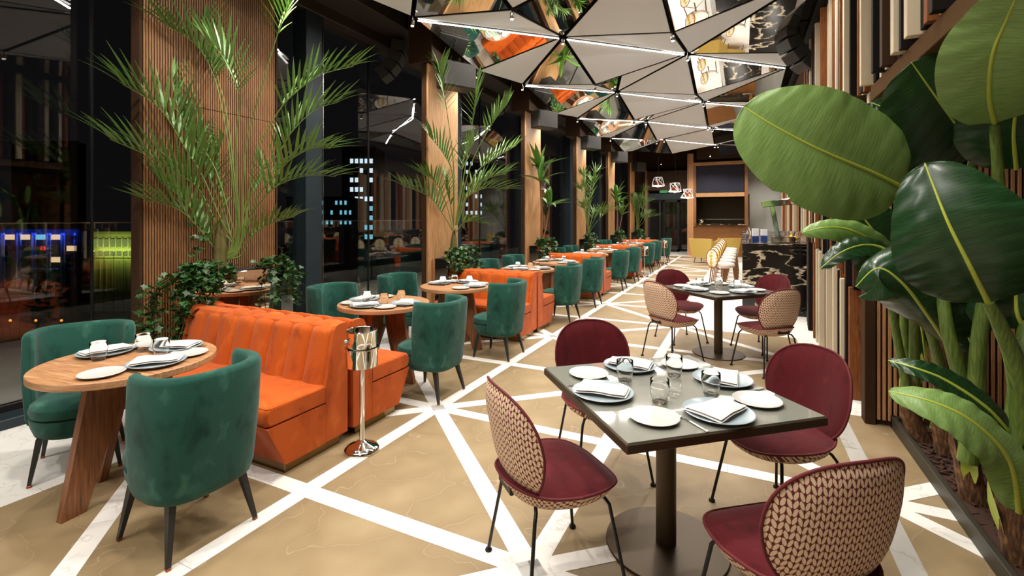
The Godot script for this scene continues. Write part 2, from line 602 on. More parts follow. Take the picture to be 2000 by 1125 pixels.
# ------------------------------------------------------------------ setting: shell
func make_shell():
	var up = struct("ceiling", boxm(Vector3(12.4, 0.2, 30.0), 0.0, Vector3(0.9, 5.0, -9.0)), M["ceiling dark"], "dark upper ceiling above the folded triangular panels")
	make_ceiling_panels(up)
	struct("wall_back", boxm(Vector3(9.4, 5.0, 0.2), 0.0, Vector3(-0.6, 2.5, 3.6)), M["beige wall"], "beige wall behind the camera")
	struct("wall_right", boxm(Vector3(0.2, 5.0, 30.0), 0.0, Vector3(3.5, 2.5, -9.0)), M["beige wall"], "beige wall behind the slatted screen and bar")
	# window wall
	var wl = struct("wall_left", boxm(Vector3(0.34, 0.8, 30.0), 0.01, Vector3(-5.1, 4.6, -9.0)), M["ceiling dark"], "dark window wall with slate metal columns")
	part(wl, "sill_rail", boxm(Vector3(0.3, 0.075, 30.0), 0.006, Vector3(-5.05, 0.0375, -9.0)), M["frame metal"])
	part(wl, "sill_rail", boxm(Vector3(0.06, 0.13, 30.0), 0.004, Vector3(-5.12, 0.065, -9.0)), M["black steel"])
	for k in range(-2, 6):
		var zc = -4.41 - PITCH_Z * k
		part(wl, "column", boxm(Vector3(0.24, 4.2, 0.26), 0.006, Vector3(-5.08, 2.1, zc)), M["frame metal"])
		part(wl, "column_edge_trim", boxm(Vector3(0.012, 4.2, 0.012), 0.002, Vector3(-4.955, 2.1, zc - 0.135)), M["steel"])
		var win = Node3D.new()
		win.name = "window_%d" % (k + 3)
		add_child(win)
		tag(win, "tall dark night window between slate columns, bay %d along the terrace" % (k + 3), "", "", "structure")
		var zj = zc + 2.26 - PITCH_Z
		for seg in [[zc - 0.13, zj + 0.006], [zj - 0.006, zc - PITCH_Z + 0.13]]:
			part(win, "glass_pane", boxm(Vector3(0.012, 4.1, absf(seg[1] - seg[0])), 0.0, Vector3(-5.13, 2.15, (seg[0] + seg[1]) / 2)), M["window glass"])
		part(win, "pane_joint", boxm(Vector3(0.03, 4.1, 0.014), 0.002, Vector3(-5.125, 2.15, zj)), M["black steel"])
	# pillars
	make_pillars()
	# soffit over the pillars
	for k in 6:
		var zc = -2.9 if k == 0 else -5.995 - PITCH_Z * (k - 1)
		var o = one("pillar_capital", boxm(Vector3(0.42, 0.72, 0.86), 0.008, Vector3(0, 0.36, 0)), M["soffit bronze"], "dark bronze box above wooden pillar, number %d from the camera" % (k + 1), "ceiling box", Vector3(-4.16 if k else -4.75, 3.79 if k else 4.1, zc), 0.0, "bronze boxes above the pillars")
		o.set_meta("kind", "structure")
		o.remove_meta("category")
	struct("trim_1", boxm(Vector3(0.5, 0.55, 28.0), 0.01, Vector3(-4.7, 4.62, -9.0)), M["ceiling dark"], "dark dropped ceiling edge above the windows")
	struct("trim_2", boxm(Vector3(0.16, 0.12, 20.0), 0.004, Vector3(0.92, 4.32, -10.0)), M["joint black"], "black track along the right edge of the ceiling panels")
	struct("trim_3", boxm(Vector3(2.4, 0.08, 24.0), 0.004, Vector3(2.1, 4.1, -9.5)), M["soffit bronze"], "bronze soffit above the slatted wall")

func make_pillars():
	var t = thing("slatted_pillar", "wide wooden pillar with fine vertical ribs behind the nearest palm", "pillar", Vector3(-4.55, 0, -2.89), 0, "pillars along the windows")
	part(t, "core", boxm(Vector3(0.1, 4.3, 1.28), 0.003, Vector3(-0.07, 2.15, 0)), M["black board"])
	var mb = MB.new()
	for i in 58:
		var z = -0.63 + 1.26 * (i + 0.5) / 58.0
		mb.box(Vector3(-0.012, 1.295, z), Vector3(0.026, 2.59, 0.0135), 0.002)
		mb.box(Vector3(-0.012, 3.447, z), Vector3(0.026, 1.704, 0.0135), 0.002)
	var ribs = part(t, "ribs", mb.done(), M["slat wood"])
	ribs.set_meta("kind", "stuff")
	part(t, "edge_trim", boxm(Vector3(0.13, 4.3, 0.022), 0.002, Vector3(-0.06, 2.15, 0.648)), M["umber board"])
	part(t, "edge_trim", boxm(Vector3(0.13, 4.3, 0.022), 0.002, Vector3(-0.06, 2.15, -0.648)), M["umber board"])
	var words = ["second", "third", "fourth", "fifth", "sixth", "seventh"]
	for k in 6:
		t = thing("wooden_pillar", "plain veneered wooden pillar, %s pillar from the camera" % words[k], "pillar", Vector3(-4.04, 0, -5.995 - PITCH_Z * k), 0, "pillars along the windows")
		part(t, "veneer_panel", boxm(Vector3(0.03, 3.78, 0.79), 0.003, Vector3(-0.015, 1.89, 0)), M["panel wood"])
		part(t, "core", boxm(Vector3(0.09, 3.77, 0.775), 0.003, Vector3(-0.076, 1.885, 0)), M["umber board"])

func cE(k): return Vector3(-3.84, 4.15, -4.98 - PITCH_Z * k)
func cEp(k): return Vector3(-3.75, 3.87, -6.5 - PITCH_Z * k)
func cM(k): return Vector3(-2.38, 3.95, -4.92 - PITCH_Z * k)
func cL(k): return Vector3(-2.42, 4.27, -6.75 - PITCH_Z * k)
func cR(k): return Vector3(-0.77, 4.13, -7.9 - PITCH_Z * k)
func cRp(k): return Vector3(-0.80, 3.93, -6.37 - PITCH_Z * k)
func cG(k): return Vector3(0.70, 4.07, -8.36 - PITCH_Z * k)
func cGp(k): return Vector3(0.698, 4.13, -5.92 - PITCH_Z * k)

func ceiling_panel(parent, a, b, c, mirror):
	var n = (b - a).cross(c - a).normalized()
	if n.y < 0: n = -n
	var mid = (a + b + c) / 3.0
	# pull every side in by the same 22 mm so that a black joint stays open
	var peri = a.distance_to(b) + b.distance_to(c) + c.distance_to(a)
	var ic = (a * b.distance_to(c) + b * c.distance_to(a) + c * a.distance_to(b)) / peri
	var inr = (b - a).cross(c - a).length() / peri
	var k = maxf(0.2, 1.0 - 0.03 / inr)
	var lo = []
	var hi = []
	for p in [a, b, c]:
		var q = ic + (p - ic) * k
		lo.append(q)
		hi.append(q + n * 0.006)
	var face_ = part(parent, "mirror_panel" if mirror else "acoustic_panel", MB.new().hexa(lo, hi).done(), M["mirror"] if mirror else M["grey acoustic panel"])
	var lo2 = []
	var hi2 = []
	for p in hi:
		lo2.append(ic + (p - ic) * 1.004 + n * 0.001)
		hi2.append(ic + (p - ic) * 1.004 + n * 0.045)
	part(face_, "panel_frame", MB.new().hexa(lo2, hi2).done(), M["joint black"])
	return mid

func make_ceiling_panels(up):
	for k in range(-2, 4):
		for t in [[cL(k), cRp(k), cR(k - 1), 0], [cL(k), cRp(k), cR(k), 0], [cL(k), cR(k), cM(k + 1), 0],
				[cE(k), cM(k), cL(k), 0], [cE(k), cL(k), cEp(k), 1], [cEp(k), cL(k), cE(k + 1), 0], [cL(k), cE(k + 1), cM(k + 1), 1],
				[cRp(k), cR(k), cGp(k), 0], [cR(k), cGp(k), cG(k), 1], [cR(k), cG(k), cGp(k + 1), 0], [cR(k), cGp(k + 1), cRp(k + 1), 1]]:
			ceiling_panel(up, t[0], t[1], t[2], t[3] == 1)
		if k < 0:
			ceiling_panel(up, cM(k + 1), cR(k), cL(k + 1), true)
		else:
			var s = cM(k + 1).lerp(cR(k), 0.3)
			ceiling_panel(up, cM(k + 1), s, cL(k + 1), true)
			ceiling_panel(up, s, cR(k), cL(k + 1), false)

const ORD := ["first", "second", "third", "fourth", "fifth", "sixth", "seventh", "eighth", "ninth", "tenth"]

func led_strip(a: Vector3, b: Vector3, label):
	var d = (b - a)
	a += d * 0.03
	b -= d * 0.03
	d = b - a
	var mid = (a + b) / 2 - Vector3(0, 0.02, 0)
	var basis = Basis.looking_at(d.normalized(), Vector3.UP)
	var t = thing("led_strip_light", label, "light strip", mid, 0, "LED lines on the ceiling panels")
	part(t, "housing", MB.new().box(Vector3(0, 0.008, 0), Vector3(0.03, 0.02, d.length()), 0.002, basis).done(), M["steel"])
	part(t, "light_diffuser", MB.new().box(Vector3(0, -0.006, 0), Vector3(0.022, 0.01, d.length() - 0.01), 0.002, basis).done(), M["led light"])
	var l := AreaLight3D.new()
	l.name = "strip_light"
	l.light_color = Color(1.0, 0.98, 0.95)
	l.light_energy = STRIP_ENERGY
	l.area_size = Vector2(0.022, d.length())
	l.area_normalize_energy = true
	l.area_range = 30.0
	l.shadow_enabled = true
	t.add_child(l, true)
	var fw = -Vector3.UP
	var zz = -fw
	var yy = (d.normalized() - zz * d.normalized().dot(zz)).normalized()
	l.basis = Basis(yy.cross(zz), yy, zz)
	l.position = Vector3(0, -0.02, 0)

func ceiling_spot(p: Vector3, label, energy):
	var t = thing("ceiling_spotlight", label, "spotlight", p, 0, "small spotlights at the ceiling nodes")
	part(t, "rod", MB.new().tube([Vector3(0, 0.05, 0), Vector3(0, -0.03, 0)], 0.008, 8).done(), M["black steel"])
	part(t, "lamp_body", MB.new().lathe([Vector2(0, -0.1), Vector2(0.022, -0.1), Vector2(0.025, -0.096), Vector2(0.025, -0.03), Vector2(0.012, -0.025), Vector2(0, -0.025)], 16).done(), M["steel"])
	part(t, "lamp_lens", MB.new().lathe([Vector2(0, -0.112), Vector2(0.016, -0.11), Vector2(0.021, -0.101), Vector2(0.0, -0.1)], 16).done(), M["spot lamp glow"])
	spot(t, Vector3(0, -0.12, 0), energy)

func make_lamps():
	for k in range(-2, 4):
		var w = ORD[k + 2]
		led_strip(cE(k), cL(k), "thin LED line on window-side ceiling triangle, %s from the camera" % w)
		led_strip(cL(k), cR(k), "thin LED line across the middle ceiling triangles, %s from the camera" % w)
		if k < 3:
			led_strip(cR(k), cGp(k + 1), "thin LED line on bar-side ceiling triangle, %s from the camera" % w)
	for k in range(-2, 4):
		var w = ORD[k + 2]
		ceiling_spot(cL(k), "small spotlight at the central ceiling node over the aisle, %s from the camera" % w, SPOT_ENERGY)
		ceiling_spot(cR(k), "small spotlight at the bar-side ceiling node, %s from the camera" % w, SPOT_ENERGY)
		ceiling_spot(cE(k), "small spotlight at the window-side ceiling corner, %s from the camera" % w, SPOT_ENERGY)
		ceiling_spot(cEp(k), "small spotlight at the low outer ceiling corner, %s from the camera" % w, SPOT_ENERGY * 0.7)
		ceiling_spot(cM(k), "small spotlight at the low middle ceiling corner, %s from the camera" % w, SPOT_ENERGY * 0.7)
		ceiling_spot(cRp(k), "small spotlight at the low bar-side ceiling corner, %s from the camera" % w, SPOT_ENERGY * 0.7)

func make_end_lamps():
	for q in [[Vector3(-3.2, 4.0, -21.6), "before the entrance door"], [Vector3(-1.1, 4.0, -19.6), "before the television wall"], [Vector3(0.7, 4.0, -19.6), "over the far end of the bar"]]:
		var o = thing("ceiling_spotlight", "small ceiling spotlight at the far end, %s" % q[1], "spotlight", q[0], 0, "far end spotlights")
		part(o, "rod", MB.new().tube([Vector3(0, 0.9, 0), Vector3(0, -0.03, 0)], 0.008, 8).done(), M["black steel"])
		part(o, "lamp_body", MB.new().lathe([Vector2(0, -0.1), Vector2(0.03, -0.1), Vector2(0.03, -0.03), Vector2(0, -0.025)], 16).done(), M["steel"])
		part(o, "lamp_lens", MB.new().lathe([Vector2(0, -0.112), Vector2(0.018, -0.11), Vector2(0.024, -0.101), Vector2(0.0, -0.1)], 16).done(), M["spot lamp glow"])
		spot(o, Vector3(0, -0.12, 0), SPOT_ENERGY * 1.5, 70.0)

# ------------------------------------------------------------------ slatted wall on the right
func board_mat(i):
	return [M["brown board"], M["cream board"], M["black board"], M["brown board"], M["cream board"], M["black board"], M["umber board"]][i]

func make_slats():
	rng.seed = 77
	var w = Node3D.new()
	w.name = "wall_slatted"
	add_child(w)
	tag(w, "screen wall of upright cream, brown and black boards", "", "", "structure")
	part(w, "backing", boxm(Vector3(0.06, 4.0, 4.0), 0.0, Vector3(1.42, 2.0, -6.42)), M["black board"])
	part(w, "backing", boxm(Vector3(0.06, 1.5, 4.0), 0.0, Vector3(1.42, 3.3, -2.42)), M["black board"])
	var z = -8.4
	var i = 0
	while z < -0.9:
		var xi = 0.87 + rng.randf_range(-0.05, 0.05)
		var c = [0, 1, 2, 3, 1, 2, 0, 4, 5, 1, 6, 2][i % 12]
		var th = rng.randf_range(0.04, 0.07)
		var yb = 2.56 + rng.randf_range(0.0, 0.03)
		part(w, "upper_board", boxm(Vector3(1.39 - xi, 4.02 - yb, th), 0.003, Vector3((xi + 1.39) / 2, (4.02 + yb) / 2, z)), board_mat(c))
		if z < -4.6:
			var x2 = 0.87 + rng.randf_range(-0.05, 0.05)
			var x3 = 0.87 + rng.randf_range(-0.05, 0.05)
			var yt = 0.92 + (-z - 4.3) * 0.1 + rng.randf_range(-0.03, 0.03)
			c = [1, 2, 0, 2, 6, 1, 2, 3, 5, 0, 2][i % 11]
			part(w, "middle_board", boxm(Vector3(1.39 - x2, yb - 0.006 - yt, th), 0.003, Vector3((x2 + 1.39) / 2, (yb + yt) / 2, z)), board_mat(c))
			c = [2, 1, 0, 2, 1, 6, 2, 4, 0][i % 9]
			part(w, "lower_board", boxm(Vector3(1.39 - x3, yt - 0.006, th), 0.003, Vector3((x3 + 1.39) / 2, yt / 2, z)), board_mat(c))
		z += th + rng.randf_range(0.03, 0.055)
		i += 1
	part(w, "bronze_beam", boxm(Vector3(0.14, 0.115, 3.6), 0.004, Vector3(0.94, 2.498, -2.6)), M["bronze"])
	part(w, "corner_post", boxm(Vector3(0.07, 2.44, 0.12), 0.004, Vector3(0.875, 1.22, -4.50)), M["umber board"])
	# fluted panel closing the planter at its far end
	var fp = Node3D.new()
	fp.name = "wall_fluted"
	add_child(fp)
	tag(fp, "fluted light wood panel behind the big banana plants", "", "", "structure")
	part(fp, "backing", boxm(Vector3(2.48, 2.44, 0.05), 0.0, Vector3(2.16, 1.22, -4.50)), M["umber board"])
	for k in 72:
		part(fp, "rib", boxm(Vector3(0.021, 2.40, 0.03), 0.003, Vector3(0.93 + k * 0.034, 1.24, -4.465)), M["light slat wood"])
	struct("wall_alcove", boxm(Vector3(0.1, 2.5, 6.0), 0.0, Vector3(3.3, 1.25, -1.6)), M["beige wall"], "beige alcove wall behind the banana plants")
	part(w, "soffit", boxm(Vector3(2.4, 0.04, 3.5), 0.0, Vector3(2.2, 2.57, -2.6)), M["bronze"])

# ------------------------------------------------------------------ far end and bar
func make_far_end():
	var zw = -21.0
	struct("wall_far", boxm(Vector3(9.0, 5.0, 0.2), 0.0, Vector3(-0.6, 2.5, -24.0)), M["umber board"], "dark far wall around the entrance")
	var w = Node3D.new()
	w.name = "wall_kitchen"
	add_child(w)
	tag(w, "wood framed kitchen pass with television above", "", "", "structure")
	part(w, "column", boxm(Vector3(0.24, 4.2, 0.5), 0.006, Vector3(-1.93, 2.1, zw - 0.1)), M["light slat wood"])
	part(w, "lower_panel", boxm(Vector3(2.1, 1.27, 0.1), 0.004, Vector3(-0.78, 0.635, zw)), M["front walnut"])
	part(w, "ledge", boxm(Vector3(1.86, 0.05, 0.3), 0.004, Vector3(-0.8, 1.295, zw + 0.06)), M["black marble"])
	part(w, "recess_back", boxm(Vector3(2.1, 1.3, 0.04), 0.0, Vector3(-0.8, 1.86, zw - 1.9)), M["kitchen wall"])
	part(w, "recess_ceiling", boxm(Vector3(2.1, 0.04, 1.9), 0.0, Vector3(-0.8, 2.44, zw - 0.95)), M["kitchen wall"])
	part(w, "recess_floor", boxm(Vector3(2.1, 0.04, 1.9), 0.0, Vector3(-0.8, 1.25, zw - 0.95)), M["kitchen wall"])
	for x in [-1.84, 0.24]:
		part(w, "recess_side", boxm(Vector3(0.04, 1.3, 1.9), 0.0, Vector3(x, 1.86, zw - 0.95)), M["kitchen wall"])
	part(w, "recess_shelf", boxm(Vector3(1.9, 0.03, 0.4), 0.003, Vector3(-0.8, 1.5, zw - 1.0)), M["steel"])
	part(w, "jamb", boxm(Vector3(0.1, 2.6, 0.2), 0.004, Vector3(-1.76, 2.5, zw + 0.02)), M["front walnut"])
	part(w, "jamb", boxm(Vector3(0.12, 2.6, 0.2), 0.004, Vector3(0.14, 2.5, zw + 0.02)), M["front walnut"])
	part(w, "frame_rail", boxm(Vector3(1.8, 0.16, 0.22), 0.004, Vector3(-0.82, 2.49, zw + 0.04)), M["panel wood"])
	part(w, "frame_rail", boxm(Vector3(2.0, 0.13, 0.22), 0.004, Vector3(-0.82, 3.76, zw + 0.04)), M["panel wood"])
	part(w, "header", boxm(Vector3(4.6, 0.9, 0.3), 0.004, Vector3(0.6, 4.4, zw - 0.1)), M["soffit bronze"])
	part(w, "side_wall", boxm(Vector3(3.2, 4.4, 0.1), 0.004, Vector3(1.8, 2.2, zw - 0.6)), M["grey wall"])
	var tv = thing("television", "large dark wall television in wooden frame above the kitchen pass", "television", Vector3(-0.82, 2.58, zw + 0.02))
	part(tv, "casing", boxm(Vector3(1.78, 1.1, 0.06), 0.006, Vector3(0, 0.55, 0)), M["speaker black"])
	part(tv, "screen", boxm(Vector3(1.74, 1.06, 0.01), 0.002, Vector3(0, 0.55, 0.034)), M["tv screen"])
	var pot = thing("silver_pot", "small shiny pot on the kitchen pass ledge", "pot", Vector3(-1.5, 1.32, zw + 0.06))
	part(pot, "body", MB.new().lathe([Vector2(0, 0), Vector2(0.08, 0), Vector2(0.1, 0.05), Vector2(0.1, 0.14), Vector2(0.07, 0.19), Vector2(0, 0.2)], 14).done(), M["chrome"])
	part(pot, "knob", MB.new().lathe([Vector2(0, 0.2), Vector2(0.02, 0.2), Vector2(0.02, 0.24), Vector2(0, 0.25)], 10).done(), M["black steel"])
	# entrance
	var d = Node3D.new()
	d.name = "door_1"
	add_child(d)
	tag(d, "black framed glass entrance door at the far end", "", "", "structure")
	for s in [[-2.95, 0.7, 0.5], [-2.42, 0.5, 0.0]]:
		var xc = s[0]
		var wd = s[1]
		var zz = -23.4 + s[2]
		part(d, "stile", boxm(Vector3(0.08, 2.38, 0.06), 0.004, Vector3(xc - wd / 2 + 0.04, 1.19, zz)), M["black steel"])
		part(d, "stile", boxm(Vector3(0.08, 2.38, 0.06), 0.004, Vector3(xc + wd / 2 - 0.04, 1.19, zz)), M["black steel"])
		part(d, "rail", boxm(Vector3(wd, 0.12, 0.06), 0.004, Vector3(xc, 0.06, zz)), M["black steel"])
		part(d, "rail", boxm(Vector3(wd, 0.1, 0.06), 0.004, Vector3(xc, 2.33, zz)), M["black steel"])
		part(d, "pane", boxm(Vector3(wd - 0.16, 2.16, 0.012), 0.0, Vector3(xc, 1.2, zz)), M["window glass"])
	part(d, "transom", boxm(Vector3(2.6, 0.3, 0.12), 0.004, Vector3(-3.3, 2.55, -23.2)), M["frame metal"])
	for x in [-4.5, -4.0, -3.5]:
		part(d, "side_post", boxm(Vector3(0.09, 2.4, 0.1), 0.004, Vector3(x, 1.2, -23.3)), M["frame metal"])
		part(d, "side_pane", boxm(Vector3(0.38, 2.3, 0.012), 0.0, Vector3(x + 0.25, 1.2, -23.3)), M["window glass"])
	part(d, "lobby_back", boxm(Vector3(3.4, 2.6, 0.05), 0.0, Vector3(-3.3, 1.3, -23.85)), M["tower wall dark"])
	part(d, "over_panel", boxm(Vector3(3.2, 0.9, 0.06), 0.0, Vector3(-3.3, 3.3, -23.2)), M["soffit bronze"])
	var ex = one("exit_sign", boxm(Vector3(0.36, 0.12, 0.04), 0.004), M["exit sign light"], "small green exit sign above the entrance door", "sign", Vector3(-3.3, 2.78, -23.08))
	ex.set_meta("kind", "thing")
	# pendants
	var words = ["left", "middle", "right"]
	for i in 3:
		var px = [1285.0, 1318.0, 1343.0][i]
		var py = [357.0, 368.0, 380.0][i]
		var c = at(px, py, 18.0)
		var t = thing("pendant_lamp", "white wireframe polyhedron pendant lamp before the entrance, %s of three" % words[i], "lamp", c, 0.4 * i, "wireframe pendants")
		var vs = []
		for k in 5:
			vs.append(Vector3(0.24 * cos(TAU * k / 5), -0.12, 0.24 * sin(TAU * k / 5)))
		for k in 4:
			vs.append(Vector3(0.17 * cos(TAU * k / 4 + 0.4), 0.2, 0.17 * sin(TAU * k / 4 + 0.4)))
		var mb = MB.new()
		for k in 5:
			mb.tube([vs[k], vs[(k + 1) % 5]], 0.012, 5)
			mb.tube([vs[k], vs[5 + k % 4]], 0.012, 5)
			mb.tube([vs[k], vs[5 + (k + 1) % 4]], 0.012, 5)
		for k in 4:
			mb.tube([vs[5 + k], vs[5 + (k + 1) % 4]], 0.012, 5)
		part(t, "wire_frame", mb.done(), M["white card"])
		part(t, "shade", MB.new().lathe([Vector2(0.2, -0.1), Vector2(0.06, 0.1), Vector2(0.02, 0.12)], 10).done(), M["copper tip"])
		part(t, "bulb", MB.new().lathe([Vector2(0, -0.17), Vector2(0.09, -0.13), Vector2(0.1, -0.09), Vector2(0.0, -0.03)], 12).done(), M["bulb glow"])
		part(t, "cord", MB.new().tube([Vector3(0, 0.1, 0), Vector3(0.03, 0.6, 0), Vector3(0, 4.2 - c.y, 0)], 0.006, 5).done(), M["black steel"])
		var l := OmniLight3D.new()
		l.name = "bulb_light"
		l.light_energy = 0.5
		l.light_color = Color(1, 0.9, 0.78)
		l.light_size = 0.08
		l.omni_range = 30
		l.omni_attenuation = 2
		l.shadow_enabled = true
		t.add_child(l, true)
		l.position = Vector3(0, -0.22, 0)

func make_bar():
	var zf = -8.78
	var t = thing("bar_counter", "long bar clad in black white-veined marble", "bar", Vector3(0, 0, zf))
	part(t, "end_panel", boxm(Vector3(0.98, 1.11, 0.04), 0.003, Vector3(0.49, 0.555, -0.02)), M["black marble"])
	part(t, "front_panel", boxm(Vector3(0.04, 1.11, 8.2), 0.003, Vector3(0.02, 0.555, -4.15)), M["black marble"])
	part(t, "worktop", boxm(Vector3(0.99, 0.035, 8.3), 0.004, Vector3(0.49, 1.13, -4.14)), M["black marble"])
	part(t, "body", boxm(Vector3(0.8, 1.0, 8.1), 0.0, Vector3(0.5, 0.56, -4.16)), M["black board"])
	# things on the bar
	var c = Vector3(0, 1.1475, 0)
	var g = thing("tray_stand", "mirror-steel T shaped stand in a low tray on the bar", "stand", Vector3(0.62, 1.1475, -9.25))
	part(g, "tray", boxm(Vector3(0.34, 0.1, 0.3), 0.004, Vector3(0, 0.05, 0)), M["chrome"])
	part(g, "post", MB.new().box(Vector3(-0.12, 0.36, 0), Vector3(0.07, 0.56, 0.05), 0.004, Basis(Vector3(0, 0, 1), 0.16)).done(), M["chrome"])
	part(g, "head", MB.new().box(Vector3(-0.02, 0.68, 0), Vector3(0.62, 0.11, 0.09), 0.01, Basis(Vector3(0, 0, 1), 0.1)).done(), M["chrome"])
	var bw = thing("glass_bowl", "clear glass bowl of yellow fruit on the bar", "bowl", Vector3(0.78, 1.1475, -9.7))
	part(bw, "bowl", MB.new().lathe([Vector2(0.02, 0.0), Vector2(0.12, 0.01), Vector2(0.18, 0.1), Vector2(0.2, 0.18), Vector2(0.194, 0.18), Vector2(0.172, 0.1), Vector2(0.11, 0.02), Vector2(0, 0.014)], 20).done(), M["tumbler glass"])
	for i in 4:
		one("lemon", MB.new().lathe([Vector2(0, -0.045), Vector2(0.02, -0.036), Vector2(0.034, -0.01), Vector2(0.034, 0.012), Vector2(0.018, 0.036), Vector2(0, 0.046)], 12).done(), M["yellow fruit"], "yellow lemon in the glass bowl on the bar", "lemon", Vector3(0.78, 1.1475 + 0.055, -9.7) + Vector3(0.06 * cos(i * 1.6), 0.02 * (i % 2), 0.06 * sin(i * 1.6)), 0, "lemons in the bowl")
	for i in 2:
		var cd = thing("card_holder", "blue and white menu card block on the bar, %s one" % ["taller" , "shorter"][i], "card block", Vector3(0.2 + i * 0.14, 1.1475, -9.15 - i * 0.25), 0.2, "card blocks on the bar")
		part(cd, "lower_card", boxm(Vector3(0.1, 0.11, 0.05), 0.003, Vector3(0, 0.055, 0)), M["blue card"])
		part(cd, "upper_card", boxm(Vector3(0.1, 0.13 - i * 0.02, 0.045), 0.003, Vector3(0, 0.17 - i * 0.01, 0)), M["white card"])
	var bt = thing("water_bottle", "clear glass water bottle at the near end of the bar", "bottle", Vector3(0.1, 1.1475, -9.0))
	part(bt, "body", MB.new().lathe([Vector2(0, 0), Vector2(0.038, 0), Vector2(0.04, 0.01), Vector2(0.04, 0.17), Vector2(0.014, 0.22), Vector2(0.014, 0.27), Vector2(0, 0.27)], 16).done(), M["tumbler glass"])
	part(bt, "cap", MB.new().lathe([Vector2(0, 0.271), Vector2(0.016, 0.271), Vector2(0.016, 0.295), Vector2(0, 0.295)], 12).done(), M["steel"])
	# back bar
	var bb = Node3D.new()
	bb.name = "wall_backbar"
	add_child(bb)
	tag(bb, "back bar wall of upright boards with a dark service window", "", "", "structure")
	rng.seed = 5
	var z = -9.3
	var i = 0
	while z > -20.3:
		var th = rng.randf_range(0.1, 0.22)
		var x = 2.2 - (-z - 9.3) * 0.085 + rng.randf_range(-0.05, 0.05)
		if z < -11.2:
			part(bb, "board", boxm(Vector3(0.4, 3.2 + rng.randf_range(-0.3, 0.3), th), 0.004, Vector3(x + 0.2, 1.6, z)), [M["light slat wood"], M["cream board"], M["black board"], M["light slat wood"], M["brown board"], M["cream board"]][i % 6])
		z -= th + 0.03
		i += 1
	part(bb, "service_window", boxm(Vector3(0.06, 1.3, 2.2), 0.004, Vector3(2.5, 1.95, -9.9)), M["dark window"])
	part(bb, "shelf", boxm(Vector3(0.5, 0.05, 2.4), 0.004, Vector3(2.3, 1.26, -9.9)), M["steel"])
	part(bb, "lower_wall", boxm(Vector3(0.3, 1.2, 2.4), 0.004, Vector3(2.42, 0.6, -9.9)), M["light slat wood"])
	for q in [Vector3(2.25, 1.285, -9.5), Vector3(2.3, 1.285, -10.2)]:
		one("dish_pile", MB.new().lathe([Vector2(0, 0), Vector2(0.1, 0), Vector2(0.14, 0.04), Vector2(0.14, 0.16), Vector2(0.12, 0.2), Vector2(0, 0.2)], 16).done(), M["china"], "white dish pile on the back bar shelf, %s the boards" % ("far from" if q.z > -9.9 else "next to"), "dishes", q, 0, "dishes on the back bar")
	# stools
	for k in 7:
		stool(Vector3(-0.36, 0, -10.35 - k * 0.86), k)

func stool(p, k):
	var t = thing("bar_stool", "cream bar stool with round yellow patterned back, %s from the near bar end" % ORD[k], "bar stool", p, 0.75, "bar stools along the bar")
	if not cache.has("stool_seat"):
		cache.stool_seat = MB.new().lathe([Vector2(0, 0.58), Vector2(0.2, 0.58), Vector2(0.225, 0.6), Vector2(0.235, 0.63), Vector2(0.22, 0.66), Vector2(0.15, 0.68), Vector2(0, 0.685)], 24).done()
		cache.stool_leg = []
		for q in [[-1, -1], [-1, 1], [1, -1], [1, 1]]:
			cache.stool_leg.append(MB.new().tube([Vector3(q[0] * 0.14, 0.585, q[1] * 0.14), Vector3(q[0] * 0.19, 0, q[1] * 0.19)], [0.014, 0.011], 8).done())
		cache.stool_ring = MB.new().tube([Vector3(-0.175, 0.2, -0.175), Vector3(0.175, 0.2, -0.175), Vector3(0.175, 0.2, 0.175), Vector3(-0.175, 0.2, 0.175), Vector3(-0.175, 0.2, -0.175)], 0.008, 6).done()
		var disc = func(u, v, s):
			var a = u * TAU
			return Vector3(-0.24 - s * 0.03 * (1 - pow(v, 4.0)), 0.76 + 0.175 * v * cos(a) * 1.02, 0.165 * v * sin(a))
		cache.stool_back = MB.new().grid(28, 6, func(u, v): return disc.call(u, v, 1.0)).done()
		var mb = MB.new()
		mb.smooth()
		for ring in 5:
			for i in 24:
				for q in [[0, 0, 1, 0, 1, 1], [0, 0, 1, 1, 0, 1]]:
					for m in 3:
						var u = (i + q[m * 2]) / 24.0
						var v = (ring + q[m * 2 + 1]) / 5.0
						var pt = disc.call(u, v, 1.0)
						mb.v(pt, Vector2(0.5 + 0.5 * v * sin(u * TAU), 0.5 - 0.5 * v * cos(u * TAU)))
		cache.stool_back = mb.done()
		cache.stool_back2 = MB.new().grid(24, 5, func(u, v): return disc.call(1.0 - u, v, -1.0)).done()
		var rim = []
		for i in 25:
			rim.append(disc.call(i / 24.0, 1.0, 0.0))
		cache.stool_rim = MB.new().tube(rim, 0.009, 6, false).done()
		cache.stool_stem = []
		for s in [-1, 1]:
			cache.stool_stem.append(MB.new().tube([Vector3(-0.17, 0.56, s * 0.1), Vector3(-0.235, 0.6, s * 0.09), Vector3(-0.24, 0.68, s * 0.08)], 0.01, 6).done())
	part(t, "seat", cache.stool_seat, M["cream cloth"])
	for m in cache.stool_leg: part(t, "leg", m, M["cane stem"])
	part(t, "footrest", cache.stool_ring, M["cane stem"])
	var b = part(t, "backrest", cache.stool_back, M["woven print"])
	part(b, "inner_pad", cache.stool_back2, M["cream cloth"])
	part(b, "rim", cache.stool_rim, M["brown board"])
	for m in cache.stool_stem: part(t, "back_stem", m, M["cane stem"])

